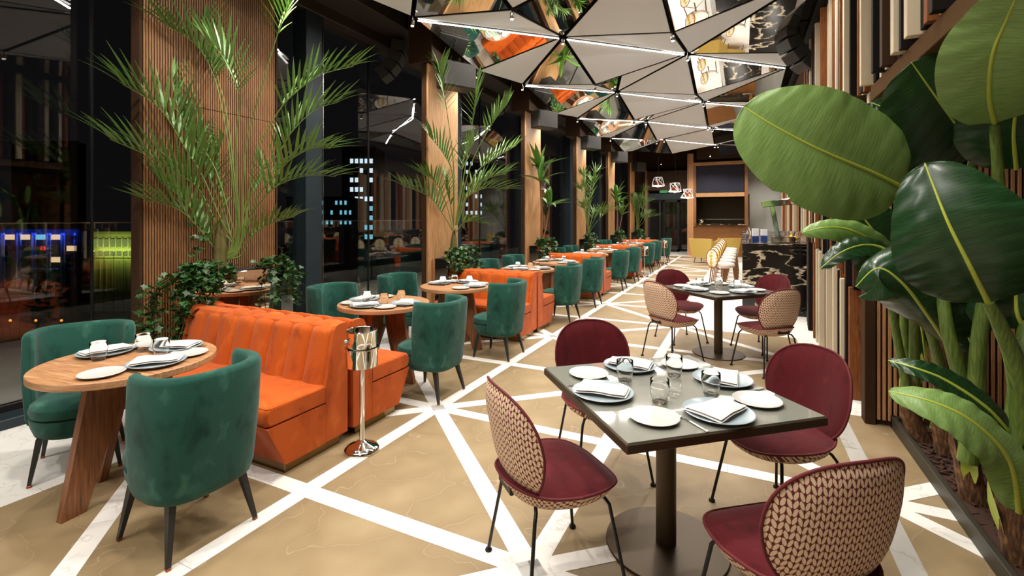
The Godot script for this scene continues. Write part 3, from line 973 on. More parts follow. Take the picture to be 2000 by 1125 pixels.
# ------------------------------------------------------------------ seats and tables
func green_chair(p, turn, label):
	if not cache.has("gc_back"):
		# plan of the shell: a rounded U, open towards -z
		var plan = func(a, off):     # a in -1..1, off outwards
			var ph = a * 1.92
			var s = signf(sin(ph)) * pow(absf(sin(ph)), 0.72)
			var c = cos(ph)
			var cz = signf(c) * pow(absf(c), 0.72)
			return Vector2(s * (0.245 + off), 0.015 + cz * (0.225 + off) * (1.0 if c > 0 else 0.55))
		var sect = []              # (offset, height) round the wall, outside first
		var th = 0.03
		for q in [[0.0, 0.255], [th * 0.8, 0.27], [th, 0.32], [th, 0.6], [th, 0.825], [th * 0.75, 0.848], [0.0, 0.856], [-th * 0.75, 0.848], [-th, 0.825], [-th, 0.6], [-th, 0.34], [-th * 0.8, 0.27], [0.0, 0.255]]:
			sect.append(Vector2(q[0], q[1]))
		var wall = func(u, v):
			var a = u * 2 - 1
			var q = sect[int(round(v * 12))]
			var y = q.y
			var low = clampf((0.6 - y) / 0.35, 0, 1)
			var sc = 1.0 - 0.10 * low * low
			var lift = 0.05 * pow(absf(a), 3.0) * clampf((0.4 - y) / 0.15, 0, 1)
			var e = 1.0
			if absf(a) > 0.9:       # rounded front edges
				e = sqrt(maxf(0.0, 1.0 - pow((absf(a) - 0.9) / 0.1, 2.0))) * 0.8 + 0.2
			var w = plan.call(a, q.x * e)
			var lean = 0.03 * clampf((y - 0.45) / 0.4, 0, 1)
			return Vector3(w.x * sc, y + lift - (0.012 if e < 0.5 and y > 0.8 else 0.0), w.y * sc + lean)
		var mb = MB.new().grid(44, 12, wall)
		for s in [0.0, 1.0]:
			mb.flat()
			var ring = []
			for j in 12: ring.append(wall.call(s, j / 12.0))
			var o = Vector3.ZERO
			for q in ring: o += q
			o /= 12.0
			for j in 12:
				if s > 0.5: mb.tri(o, ring[j], ring[(j + 1) % 12])
				else: mb.tri(o, ring[(j + 1) % 12], ring[j])
		cache.gc_back = mb.done()
		cache.gc_base = MB.new().lathe([Vector2(0, 0.245), Vector2(0.19, 0.245), Vector2(0.225, 0.265), Vector2(0.245, 0.32), Vector2(0.25, 0.365), Vector2(0.235, 0.372), Vector2(0, 0.372)], 32, Vector3(0, 0, -0.045), Vector2(0.92, 1.0), 0.85).done()
		cache.gc_seat = MB.new().lathe([Vector2(0, 0.372), Vector2(0.225, 0.372), Vector2(0.25, 0.382), Vector2(0.258, 0.405), Vector2(0.252, 0.435), Vector2(0.22, 0.455), Vector2(0.12, 0.472), Vector2(0, 0.476)], 32, Vector3(0, 0, -0.05), Vector2(0.9, 1.0), 0.85).done()
		cache.gc_legs = []
		for q in [[-1, -1], [1, -1], [-1, 1], [1, 1]]:
			var a = Vector3(q[0] * 0.165, 0.262, q[1] * 0.165 - 0.015)
			var b = Vector3(q[0] * 0.205, 0.012, q[1] * 0.215 - 0.005)
			var lo = []
			var hi = []
			for c in [[-1, -1], [1, -1], [1, 1], [-1, 1]]:
				lo.append(b + Vector3(c[0] * 0.009, 0, c[1] * 0.009))
				hi.append(a + Vector3(c[0] * 0.016, 0, c[1] * 0.02))
			cache.gc_legs.append([MB.new().hexa(lo, hi).done(), boxm(Vector3(0.02, 0.014, 0.02), 0.002, b - Vector3(0, 0.005, 0))])
	var t = thing("velvet_chair", label, "chair", p, turn, "green velvet chairs")
	part(t, "backrest", cache.gc_back, M["green velvet"])
	part(t, "seat_base", cache.gc_base, M["green velvet"])
	part(t, "seat_cushion", cache.gc_seat, M["green velvet"])
	for l in cache.gc_legs:
		var g = part(t, "leg", l[0], M["dark leg"])
		part(g, "foot_tip", l[1], M["copper tip"])

func sofa(p, turn, width, recess_low, label):
	var key = "sofa%.2f%s" % [width, recess_low]
	if not cache.has(key):
		var S = {}
		var prof = [Vector2(0.193, 0.066), Vector2(0.5, 0.066), Vector2(0.63, 0.325), Vector2(0.193, 0.325)]
		var side = Transform3D(Basis(Vector3(0, 0, 1), Vector3(0, 1, 0), Vector3(-1, 0, 0)), Vector3(width, 0, 0))
		S.base = MB.new().prism(prof, side, width).done()
		S.plinth = boxm(Vector3(width - 0.06, 0.066, 0.44), 0.002, Vector3(width / 2, 0.033, 0.265))
		# cushion with soft edges
		var sec = []
		for q in [[0.194, 0.328], [0.60, 0.328], [0.625, 0.335], [0.637, 0.36], [0.637, 0.41], [0.625, 0.435], [0.60, 0.446], [0.35, 0.452], [0.194, 0.45]]:
			sec.append(Vector2(q[0], q[1]))
		var mb = MB.new()
		var nx = [[0.0, 0.03], [0.01, 0.008], [0.025, 0.0], [width - 0.025, 0.0], [width - 0.01, 0.008], [width, 0.03]]
		var pt = func(i, j):
			var q = sec[j]
			var inn = nx[i][1]
			var cy = 0.388
			var y = cy + (q.y - cy) * (1.0 - inn * 8.0)
			return Vector3(nx[i][0], y, q.x - inn * 0.5 * (1.0 if q.x > 0.4 else 0.0))
		mb.smooth()
		for i in nx.size() - 1:
			for j in sec.size() - 1:
				mb.quad(pt.call(i, j), pt.call(i + 1, j), pt.call(i + 1, j + 1), pt.call(i, j + 1))
		mb.flat()
		for e in [0, nx.size() - 1]:
			for j in range(1, sec.size() - 1):
				if e == 0: mb.tri(pt.call(e, 0), pt.call(e, j), pt.call(e, j + 1))
				else: mb.tri(pt.call(e, 0), pt.call(e, j + 1), pt.call(e, j))
		S.cushion = mb.done()
		S.piping = MB.new().tube([Vector3(0.006, 0.44, 0.2), Vector3(0.006, 0.437, 0.6), Vector3(0.02, 0.438, 0.619), Vector3(width - 0.02, 0.438, 0.619), Vector3(width - 0.006, 0.437, 0.6), Vector3(width - 0.006, 0.44, 0.2)], 0.0045, 6).done()
		# back frame, then the upright channels
		var bp = [Vector2(0, 0.066), Vector2(0.19, 0.066), Vector2(0.185, 0.45), Vector2(0.10, 0.79), Vector2(0.085, 0.815), Vector2(0.06, 0.826), Vector2(0, 0.826)]
		S.back = MB.new().prism(bp, Transform3D(side.basis, Vector3(width - 0.03, 0, 0)), width - 0.06).done()
		var ep = [Vector2(-0.002, 0.07), Vector2(0.192, 0.07), Vector2(0.19, 0.45), Vector2(0.118, 0.80), Vector2(0.10, 0.826), Vector2(0.07, 0.838), Vector2(0.01, 0.838), Vector2(-0.002, 0.828)]
		S.end0 = MB.new().prism(ep, Transform3D(side.basis, Vector3(0.03, 0, 0)), 0.03).done()
		S.end1 = MB.new().prism(ep, side, 0.03).done()
		S.chan = []
		var n = int(round((width - 0.06) / 0.198))
		var w = (width - 0.06) / n
		for i in n:
			var rec = (i < 2) if recess_low else (i >= n - 2)
			var x0 = 0.03 + i * w
			var cf = func(u, v):
				var bul = (0.034 if v < 0.7 else 0.022) * pow(maxf(0.0, 1.0 - pow(absf(u * 2 - 1), 2.6)), 0.6) - 0.008
				if rec: bul -= 0.02
				var x = x0 + u * w
				if v < 0.62:
					var k = v / 0.62
					var z = lerpf(0.192, 0.108, k)
					return Vector3(x, lerpf(0.44, 0.785, k), z + bul)
				if v > 0.9:
					return Vector3(x, lerpf(0.83 + bul, 0.74, (v - 0.9) / 0.1), -0.004)
				var a = (v - 0.62) / 0.28 * PI * 0.5
				return Vector3(x, 0.785 + (0.045 + bul) * sin(a), 0.05 + (0.058 + bul) * cos(a) - 0.054 * sin(a))
			S.chan.append(MB.new().grid(10, 20, cf).done())
		cache[key] = S
	var s = cache[key]
	var t = thing("booth_sofa", label, "sofa", p, turn, "orange booth sofas")
	part(t, "plinth", s.plinth, M["brass plinth"])
	part(t, "base", s.base, M["orange velvet"])
	var cu = part(t, "seat_cushion", s.cushion, M["orange velvet"])
	part(cu, "piping", s.piping, M["orange velvet"])
	part(t, "back_frame", s.back, M["orange velvet"])
	part(t, "end_panel", s.end0, M["orange velvet"])
	part(t, "end_panel", s.end1, M["orange velvet"])
	for m in s.chan:
		part(t, "back_channel", m, M["orange velvet"])

func round_table(p, label):
	if not cache.has("rt_top"):
		cache.rt_top = MB.new().lathe([Vector2(0, 0.712), Vector2(0.426, 0.712), Vector2(0.43, 0.716), Vector2(0.43, 0.747), Vector2(0.427, 0.75), Vector2(0, 0.75)], 64).done()
		cache.rt_leg = []
		for k in 4:
			var a = k * PI / 2
			var b = Basis(Vector3(0, 1, 0), a)
			var poly = [Vector2(0.03, 0.712), Vector2(0.21, 0.712), Vector2(0.335, 0.0), Vector2(0.225, 0.0), Vector2(0.06, 0.50)]
			cache.rt_leg.append(MB.new().prism(poly, Transform3D(b, b * Vector3(0, 0, -0.022)), 0.044).done())
	var t = thing("round_table", label, "table", p, 0.12, "round wooden tables")
	part(t, "table_top", cache.rt_top, M["oak table"])
	for m in cache.rt_leg:
		part(t, "leg", m, M["walnut leg"])

func square_table(p, turn, label):
	var t = thing("square_table", label, "table", p, turn, "square grey tables")
	part(t, "table_top", boxm(Vector3(0.905, 0.008, 0.905), 0.001, Vector3(0, 0.7465, 0)), M["grey lacquer"])
	part(t, "edge_frame", boxm(Vector3(0.92, 0.034, 0.92), 0.002, Vector3(0, 0.7275, 0)), M["table bronze"])
	part(t, "post", MB.new().lathe([Vector2(0, 0.012), Vector2(0.047, 0.012), Vector2(0.047, 0.71), Vector2(0, 0.71)], 28).done(), M["table bronze"])
	part(t, "foot_plate", MB.new().lathe([Vector2(0, 0), Vector2(0.28, 0), Vector2(0.283, 0.004), Vector2(0.28, 0.012), Vector2(0, 0.013)], 56).done(), M["table bronze"])

func super2(a, e):
	return Vector2(signf(cos(a)) * pow(absf(cos(a)), e), signf(sin(a)) * pow(absf(sin(a)), e))

func beetle_chair(p, turn, label):
	if not cache.has("bc"):
		var B = {}
		var back = func(u, v, off):      # u round, v from centre to rim
			var e = super2(u * TAU, 0.78)
			var x = e.x * v * (0.252 - 0.035 * maxf(0.0, -e.y * v))
			var y = e.y * v * 0.228
			var z = 0.205 + 0.20 * y - 1.15 * x * x - 1.0 * pow(maxf(0.0, -y - 0.06), 2.0)
			return Vector3(x, 0.645 + y, z + off * (1.0 - pow(v, 5.0)))
		var seat = func(u, v, off):
			var e = super2(u * TAU, 0.80)
			var zz = e.y * v * 0.255
			var x = e.x * v * (0.255 - 0.06 * maxf(0.0, e.y * v))
			var y = 0.442 + 0.9 * pow(maxf(0.0, zz - 0.08), 2.0) * 1.6 + 0.35 * x * x - 0.5 * pow(maxf(0.0, -zz - 0.14), 2.0) * 3.0
			return Vector3(x, y + off * (1.0 - pow(v, 4.0 if off > 0 else 9.0)), zz - 0.035)
		var shell = func(f, off, flip, k):
			var mb = MB.new()
			mb.smooth()
			var nu = 40
			var nv = 10
			for j in nv:
				for i in nu:
					var q = [[i, j], [i + 1, j], [i + 1, j + 1], [i, j + 1]]
					for t in [[0, 1, 2], [0, 2, 3]]:
						if j == 0 and t == [0, 1, 2]: continue
						var o = [t[0], t[2], t[1]] if flip else t
						for m in o:
							var uu = q[m][0] / float(nu)
							var vv = q[m][1] / float(nv)
							var pt = f.call(uu, vv, off)
							mb.v(pt, Vector2(pt.x, pt.y if k == 0 else pt.z + pt.y) / 0.2)
			return mb.done()
		B.back_pad = shell.call(back, -0.03, true, 0)
		B.back_shell = shell.call(back, 0.034, false, 0)
		B.seat_pad = shell.call(seat, 0.032, true, 1)
		B.seat_shell = shell.call(seat, -0.07, false, 1)
		for nm in ["back", "seat"]:
			var ring = []
			for i in 49:
				ring.append((back if nm == "back" else seat).call(i / 48.0, 1.0, 0.0))
			B[nm + "_piping"] = MB.new().tube(ring, 0.006, 6, false).done()
		B.joint = MB.new().box(Vector3(0, 0.445, 0.19), Vector3(0.14, 0.05, 0.02), 0.004).done()
		B.legs = []
		for q in [[-1, -1], [1, -1], [-1, 1], [1, 1]]:
			var z = q[1] * 0.15 - 0.03
			var path = [Vector3(q[0] * 0.03, 0.398, z * 0.6), Vector3(q[0] * 0.13, 0.397, z * 0.95), Vector3(q[0] * 0.163, 0.388, z * 1.05), Vector3(q[0] * 0.18, 0.36, z * 1.12 + q[1] * 0.005), Vector3(q[0] * 0.232, 0.012, z * 1.2 + q[1] * 0.045)]
			B.legs.append([MB.new().tube(path, 0.0078, 8).done(), MB.new().lathe([Vector2(0, 0), Vector2(0.016, 0), Vector2(0.017, 0.008), Vector2(0.012, 0.016), Vector2(0, 0.017)], 12, Vector3(path[4].x, 0, path[4].z)).done()])
		B.brace = MB.new().tube([Vector3(0, 0.397, -0.17), Vector3(0, 0.397, 0.12)], 0.0075, 8).done()
		cache.bc = B
	var B = cache.bc
	var t = thing("shell_chair", label, "chair", p, turn, "burgundy velvet shell chairs")
	var b = part(t, "backrest_pad", B.back_pad, M["burgundy velvet"])
	part(b, "piping", B.back_piping, M["piping"])
	tag(part(t, "backrest_shell", B.back_shell, M["knit cloth"]), "knit patterned back", "")
	b = part(t, "seat_pad", B.seat_pad, M["burgundy velvet"])
	part(b, "piping", B.seat_piping, M["piping"])
	tag(part(t, "seat_shell", B.seat_shell, M["knit cloth"]), "knit patterned underside", "")
	part(t, "back_joint", B.joint, M["black steel"])
	part(t, "underframe", B.brace, M["black steel"])
	for l in B.legs:
		var g = part(t, "leg", l[0], M["black steel"])
		part(g, "foot", l[1], M["black steel"])

# ------------------------------------------------------------------ table ware
func ware_meshes():
	cache.plate = MB.new().lathe([Vector2(0, 0.0), Vector2(0.082, 0.0), Vector2(0.086, 0.003), Vector2(0.12, 0.008), Vector2(0.139, 0.017), Vector2(0.141, 0.0195), Vector2(0.138, 0.021), Vector2(0.118, 0.0135), Vector2(0.09, 0.0095), Vector2(0, 0.009)], 48).done()
	cache.side = MB.new().lathe([Vector2(0, 0.0), Vector2(0.06, 0.0), Vector2(0.064, 0.003), Vector2(0.088, 0.008), Vector2(0.1, 0.014), Vector2(0.1015, 0.016), Vector2(0.099, 0.0175), Vector2(0.085, 0.0125), Vector2(0.064, 0.0095), Vector2(0, 0.009)], 40).done()
	cache.tumbler = MB.new().lathe([Vector2(0, 0.0), Vector2(0.028, 0.0), Vector2(0.032, 0.0045), Vector2(0.039, 0.04), Vector2(0.0425, 0.07), Vector2(0.041, 0.105), Vector2(0.0404, 0.1062), Vector2(0.0396, 0.105), Vector2(0.0411, 0.07), Vector2(0.0377, 0.042), Vector2(0.031, 0.019), Vector2(0.02, 0.0145), Vector2(0, 0.0135)], 32).done()
	# napkin: two folded layers lying across the plate, draped a little at its ends
	var mb = MB.new()
	for L in 2:
		var sc = 1.0 - L * 0.06
		var f = func(u, v, top):
			var x = (u - 0.5) * 0.235 * sc
			var z = (v - 0.5) * (0.17 - 0.05 * u) * sc + 0.012 * (u - 0.5)
			var r = absf(x) / 0.128
			var y = 0.026 + L * 0.008 - 0.003 * pow(r, 3.0) + 0.002 * sin(u * 9.0 + v * 4.0)
			var edge = minf(minf(u, 1 - u), minf(v, 1 - v))
			return Vector3(x, y + (0.0042 if top else -0.0042) * clampf(edge * 24.0, 0.0, 1.0), z)
		mb.grid(14, 8, func(u, v): return f.call(u, 1 - v, true), L * 2 + 1)
		mb.grid(14, 8, func(u, v): return f.call(u, v, false), L * 2 + 2)
	cache.napkin = mb.done()
	# fork: neck, head and four tines; knife: handle and blade. Both along -z
	mb = MB.new()
	var rod = func(pts, w):
		mb.smooth()
		var pr = []
		for i in pts.size():
			pr.append([pts[i] + Vector3(-w[i], 0, 0), pts[i] + Vector3(w[i], 0, 0), pts[i] + Vector3(w[i], 0.0028, 0), pts[i] + Vector3(-w[i], 0.0028, 0)])
		mb.flat()
		for i in pts.size() - 1:
			for k in 4:
				var l = (k + 1) % 4
				mb.face([pr[i][k], pr[i][l], pr[i + 1][l], pr[i + 1][k]], (pts[i] + pts[i + 1]) / 2 + Vector3(0, 0.0014, 0))
		mb.face(pr[0], (pts[0] + pts[1]) / 2)
		mb.face(pr[-1], (pts[-1] + pts[-2]) / 2)
	rod.call([Vector3(0, 0, 0.095), Vector3(0, 0.002, 0.05), Vector3(0, 0.005, 0.0), Vector3(0, 0.003, -0.035), Vector3(0, 0.001, -0.05), Vector3(0, 0.002, -0.06)], [0.005, 0.005, 0.003, 0.003, 0.01, 0.011])
	for k in 4:
		var x = -0.009 + k * 0.006
		rod.call([Vector3(x, 0.002, -0.06), Vector3(x, 0.006, -0.095)], [0.0018, 0.0012])
	cache.fork = mb.done()
	mb = MB.new()
	rod.call([Vector3(0, 0, 0.11), Vector3(0, 0.001, 0.06), Vector3(0, 0.001, 0.01), Vector3(0.001, 0.0005, -0.02), Vector3(0.001, 0.0, -0.07), Vector3(-0.004, 0, -0.105)], [0.0055, 0.006, 0.005, 0.0075, 0.009, 0.002])
	cache.knife = mb.done()

func setting(c: Vector3, ang, who, far, r = 0.32, glass_a = 0.8):
	# ang: direction from the table's centre to the sitter, as atan2(z, x)
	var n = Vector3(cos(ang), 0, sin(ang))
	var s = Vector3(-sin(ang), 0, cos(ang))
	var face = atan2(n.x, n.z)           # local +z looks at the sitter
	var j = rng.randf_range(-0.015, 0.015)
	var pc = c + n * r + s * j
	one("dinner_plate", cache.plate, M["speckled china"], "speckled dinner plate at %s" % who, "plate", pc, 0, "dinner plates")
	one("napkin", cache.napkin, M["napkin cloth"], "folded white napkin at %s" % who, "napkin", pc, face + rng.randf_range(-0.9, 0.9), "napkins on the plates")
	one("side_plate", cache.side, M["china"], "small white side plate at %s" % who, "plate", c + n * (r - 0.05) + s * (0.27 if r > 0.3 else 0.22), 0, "side plates")
	one("tumbler", cache.tumbler, M["tumbler glass"], "clear water tumbler at %s" % who, "glass", c + (n * cos(glass_a) + s * sin(glass_a)) * (0.2 if r > 0.3 else 0.16), 0, "tumblers")
	if not far:
		one("fork", cache.fork, M["steel"], "steel fork at %s" % who, "fork", c + n * (r + 0.02) + s * (0.155 if r > 0.3 else 0.132), face + 0.1, "forks")
		one("knife", cache.knife, M["steel"], "steel knife at %s" % who, "knife", c + n * (r + (0.03 if r > 0.3 else -0.0)) - s * (0.165 if r > 0.3 else 0.15), face + rng.randf_range(-0.15, 0.15), "knives")

func wine_cooler(p, label):
	if not cache.has("wc"):
		var W = {}
		W.base = MB.new().lathe([Vector2(0, 0), Vector2(0.115, 0), Vector2(0.118, 0.008), Vector2(0.112, 0.022), Vector2(0.085, 0.04), Vector2(0.045, 0.055), Vector2(0.02, 0.075), Vector2(0, 0.076)], 40).done()
		W.post = MB.new().lathe([Vector2(0, 0.07), Vector2(0.0175, 0.07), Vector2(0.0175, 0.58), Vector2(0, 0.58)], 20).done()
		W.bucket = MB.new().lathe([Vector2(0, 0.585), Vector2(0.085, 0.585), Vector2(0.093, 0.592), Vector2(0.097, 0.7), Vector2(0.099, 0.806), Vector2(0.103, 0.811), Vector2(0.099, 0.815), Vector2(0.094, 0.808), Vector2(0.09, 0.6), Vector2(0, 0.595)], 40).done()
		W.collar = MB.new().lathe([Vector2(0.098, 0.572), Vector2(0.101, 0.572), Vector2(0.106, 0.69), Vector2(0.113, 0.694), Vector2(0.113, 0.698), Vector2(0.1, 0.698), Vector2(0.0985, 0.69)], 40).done()
		W.cup = MB.new().lathe([Vector2(0, 0.566), Vector2(0.09, 0.566), Vector2(0.1, 0.573), Vector2(0.1, 0.58), Vector2(0, 0.578)], 40).done()
		W.knob = MB.new().tube([Vector3(-0.096, 0.75, 0.02), Vector3(-0.112, 0.75, 0.023), Vector3(-0.118, 0.75, 0.024)], [0.012, 0.012, 0.006], 12).done()
		W.ring = []
		for s in [1]:
			var pts = []
			for k in 17: pts.append(Vector3(-0.118, 0.75 - 0.016 + 0.016 * cos(TAU * k / 16), 0.024 + 0.016 * sin(TAU * k / 16)))
			W.ring.append(MB.new().tube(pts, 0.003, 6, false).done())
		cache.wc = W
	var W = cache.wc
	var t = thing("wine_cooler_stand", label, "wine cooler", p, 0.9, "wine cooler stands")
	part(t, "base", W.base, M["chrome"])
	part(t, "post", W.post, M["chrome"])
	var c = part(t, "holder", W.cup, M["chrome"])
	part(c, "collar", W.collar, M["chrome"])
	c = part(t, "bucket", W.bucket, M["chrome"])
	part(c, "knob", W.knob, M["chrome"])
	part(c, "ring", W.ring[0], M["chrome"])

func armchair(p, turn, label):
	var t = thing("yellow_armchair", label, "armchair", p, turn, "yellow armchairs")
	var mb = MB.new()
	mb.hexa([Vector3(-0.33, 0.2, 0.2), Vector3(0.33, 0.2, 0.2), Vector3(0.33, 0.2, 0.32), Vector3(-0.33, 0.2, 0.32)], [Vector3(-0.4, 0.85, 0.36), Vector3(0.4, 0.85, 0.36), Vector3(0.4, 0.85, 0.46), Vector3(-0.4, 0.85, 0.46)])
	part(t, "backrest", mb.done(), M["yellow cloth"])
	for s in [-1, 1]:
		mb = MB.new()
		mb.hexa([Vector3(s * 0.26, 0.2, -0.3), Vector3(s * 0.34, 0.2, -0.3), Vector3(s * 0.34, 0.2, 0.3), Vector3(s * 0.26, 0.2, 0.3)], [Vector3(s * 0.32, 0.6, -0.34), Vector3(s * 0.4, 0.6, -0.34), Vector3(s * 0.41, 0.82, 0.42), Vector3(s * 0.33, 0.82, 0.42)])
		part(t, "armrest", mb.done(), M["yellow cloth"])
	part(t, "seat", boxm(Vector3(0.6, 0.22, 0.6), 0.03, Vector3(0, 0.32, -0.02)), M["yellow cloth"])
	for q in [[-1, -1], [1, -1], [-1, 1], [1, 1]]:
		part(t, "leg", MB.new().tube([Vector3(q[0] * 0.24, 0.22, q[1] * 0.24), Vector3(q[0] * 0.28, 0, q[1] * 0.29)], [0.02, 0.012], 8).done(), M["cane stem"])

func make_dining():
	ware_meshes()
	rng.seed = 31
	var table_no = 0
	for k in 5:
		var z0 = -PITCH_Z * k
		var x_left = -4.15 if k == 0 else -3.74
		var wd = -2.5 - x_left
		var bay = ["nearest", "second", "third", "fourth", "farthest"][k]
		sofa(Vector3(x_left, 0, -2.51 + z0), 0, wd, true, "orange channelled velvet booth sofa facing the camera, %s booth" % bay)
		sofa(Vector3(-2.5, 0, -2.57 + z0), PI, wd, false, "orange velvet booth sofa facing away from the camera, %s booth" % bay)
		for side in 2:
			var c = Vector3(-3.2 if k == 0 and side == 0 else -3.12, 0, (-1.52 if side == 0 else -3.61) + z0)
			if k > 0 and side == 0: c.z = -4.9 - PITCH_Z * (k - 1)
			var nm = ORD[table_no]
			round_table(c, "round oak table with slanted plank legs, %s round table from the camera" % nm)
			var cz = c.z
			var ax = -2.5
			if side == 0: cz += 0.07 if k == 0 else 0.06
			else: cz += 0.09
			green_chair(Vector3(ax, 0, cz), PI / 2 + rng.randf_range(-0.06, 0.06), "green velvet chair on the aisle side of the %s round table" % nm)
			green_chair(Vector3(-3.84, 0, c.z + (0.10 if side == 0 else -0.12)) if table_no > 0 else Vector3(-3.83, 0, -1.55), (-PI / 2 if table_no > 0 else -2.1) + rng.randf_range(-0.06, 0.06), "green velvet chair on the window side of the %s round table" % nm)
			var top = c + Vector3(0, 0.7505, 0)
			var far = k > 2
			setting(top, 0.0, "the aisle seat of the %s round table" % nm, far, 0.25, -0.7)
			setting(top, PI, "the window seat of the %s round table" % nm, far, 0.25, -0.6)
			setting(top, -PI / 2 if side == 0 else PI / 2, "the booth seat of the %s round table" % nm, far, 0.25, -0.7)
			table_no += 1
	wine_cooler(Vector3(-2.31, 0, -2.45), "chrome wine cooler stand beside the nearest orange booth")
	wine_cooler(Vector3(-2.33, 0, -12.85), "chrome wine cooler stand beside the fourth booth")
	wine_cooler(Vector3(-2.33, 0, -16.4), "chrome wine cooler stand beside the farthest booth")
	# square tables with their shell chairs
	var who = ["front left", "near right", "far right", "far left"]
	for q in [[Vector3(-0.33, 0, -2.38), -0.07, "nearest"], [Vector3(-0.25, 0, -5.98), 0.02, "second"]]:
		var c = q[0]
		square_table(c, PI / 4 + q[1], "square grey lacquer table on a bronze post, %s of the two" % q[2])
		for i in 4:
			var a = [139.0, 45.0, -43.0, -131.0][i]
			a = deg_to_rad(a + (0.0 if q[2] == "nearest" else -3.0))
			var n = Vector3(cos(a), 0, sin(a))
			var rr = [0.66, 0.66, 0.68, 0.70][i]
			var p = c + n * rr
			if q[2] == "nearest":
				p += [Vector3(0.05, 0, -0.01), Vector3(0.03, 0, 0.05), Vector3(0.03, 0, -0.02), Vector3(-0.02, 0, -0.04)][i]
			beetle_chair(p, atan2(n.x, n.z) + [0.12, -0.12, 0.0, -0.1][i], "burgundy velvet chair with knit shell, %s of the %s square table" % [who[i], q[2]])
			setting(c + Vector3(0, 0.751, 0), a, "the %s seat of the %s square table" % [who[i], q[2]], false, 0.33, 0.78)
	armchair(Vector3(-1.15, 0, -17.75), -0.35, "mustard yellow armchair with its back to the camera, left one")
	armchair(Vector3(-0.6, 0, -18.7), 0.5, "mustard yellow armchair farther off by the kitchen pass")

# ------------------------------------------------------------------ loudspeakers
func make_speakers():
	for k in 5:
		var t = thing("box_speaker", "black box loudspeaker on the %s pillar from the camera" % ORD[k + 1], "loudspeaker", Vector3(-3.76, 3.62, -5.9 - PITCH_Z * k), -0.5, "box loudspeakers on the pillars")
		part(t, "cabinet", boxm(Vector3(0.3, 0.36, 0.5), 0.02, Vector3(0, 0, 0)), M["speaker black"])
		part(t, "grille", boxm(Vector3(0.02, 0.34, 0.48), 0.006, Vector3(0.155, 0, 0)), M["speaker grille"])
		part(t, "bracket", MB.new().tube([Vector3(-0.2, 0, 0), Vector3(-0.1, 0.24, 0), Vector3(0.1, 0.24, 0), Vector3(0.1, 0.16, 0)], 0.012, 6).done(), M["black steel"])
	for q in [[at(1553, 86, 6.6), PI / 2 + YAW, "by the slatted wall, nearest"], [at(1482, 332, 17.5), PI / 2 + YAW, "by the far end of the bar"], [at(766, 112, 7.4), YAW - PI / 2, "hanging before the second window bay"], [at(985, 195, 11.2), YAW - PI / 2, "hanging before the third window bay"]]:
		var t = thing("line_array_speaker", "curved black line array loudspeaker %s" % q[2], "loudspeaker", q[0], q[1], "curved line arrays")
		for i in 4:
			var a = 0.12 + i * 0.27
			var c = Vector3(0, 0.22 - 0.6 * sin(a), 0.6 * (1.0 - cos(a)) - 0.12)
			part(t, "element", MB.new().box(c, Vector3(0.3, 0.155, 0.2), 0.008, Basis(Vector3(1, 0, 0), -a)).done(), M["speaker black"])
		part(t, "hanger", MB.new().tube([Vector3(0, 0.2, -0.12), Vector3(0, 0.3, -0.12), Vector3(0, 0.34, 0.3), Vector3(0, 0.95, 0.32)], 0.018, 6).done(), M["black steel"])

# ------------------------------------------------------------------ plants
func blade(mb, base, dir: Vector3, length, w, droop, up = Vector3.UP, seg = 5):
	var side = dir.cross(up).normalized()
	if side.length() < 0.1: side = Vector3.RIGHT
	var l0 = []
	var r0 = []
	var m0 = []
	for i in seg + 1:
		var t = float(i) / seg
		var p = base + dir * length * t - Vector3(0, droop * length * t * t, 0)
		var ww = w * (0.35 + 0.65 * sin(PI * minf(1.0, t * 0.9 + 0.15))) * (1.0 - pow(t, 5.0)) + 0.0008
		var n = side.cross(dir).normalized()
		l0.append(p - side * ww + n * ww * 0.35)
		r0.append(p + side * ww + n * ww * 0.35)
		m0.append(p)
	for i in seg:
		mb.quad(l0[i], m0[i], m0[i + 1], l0[i + 1])
		mb.quad(m0[i], r0[i], r0[i + 1], m0[i + 1])

func frond(parent, pts, start, length, n, m, rib_m, rad = 0.009):
	n = int(n * 1.1)
	var path = smoothed(pts, 7)
	var rr = []
	for i in path.size(): rr.append(lerpf(rad, 0.0025, float(i) / path.size()))
	var fr = part(parent, "frond", MB.new().tube(path, rr, 6).done(), rib_m)
	var mb = MB.new()
	mb.smooth()
	for i in n:
		var t = start + (1.0 - start) * (float(i) + 0.5) / n
		var f = t * (path.size() - 1)
		var a = mini(int(f), path.size() - 2)
		var p = path[a].lerp(path[a + 1], f - a)
		var tan_ = (path[a + 1] - path[a]).normalized()
		var lat = tan_.cross(Vector3.UP).normalized()
		var s = (t - start) / (1.0 - start)
		var len_ = length * (0.75 + 0.55 * sin(PI * (0.12 + 0.72 * s))) * rng.randf_range(0.88, 1.1)
		var lift = lat.cross(tan_).normalized()
		for sd in [-1, 1]:
			var ph = rng.randf_range(0.55, 1.15)
			var dir = (tan_ * lerpf(0.65, 1.5, s) + (lat * sd * cos(ph) + lift * sin(ph)) * 0.85).normalized()
			blade(mb, p, dir, len_ * 0.86, 0.0125, rng.randf_range(0.02, 0.22))
	var o = part(fr, "leaflets", mb.done(), m)
	o.set_meta("kind", "stuff")

func px_path(list, d0, d1, x_most = 4.42):
	var out = []
	for i in list.size():
		# stay on the room's side of the pillar
		var d = minf(lerpf(d0, d1, float(i) / (list.size() - 1)), F * x_most / (cos(YAW) * (1450.0 - list[i][0])))
		out.append(at(list[i][0], list[i][1], d))
	return out

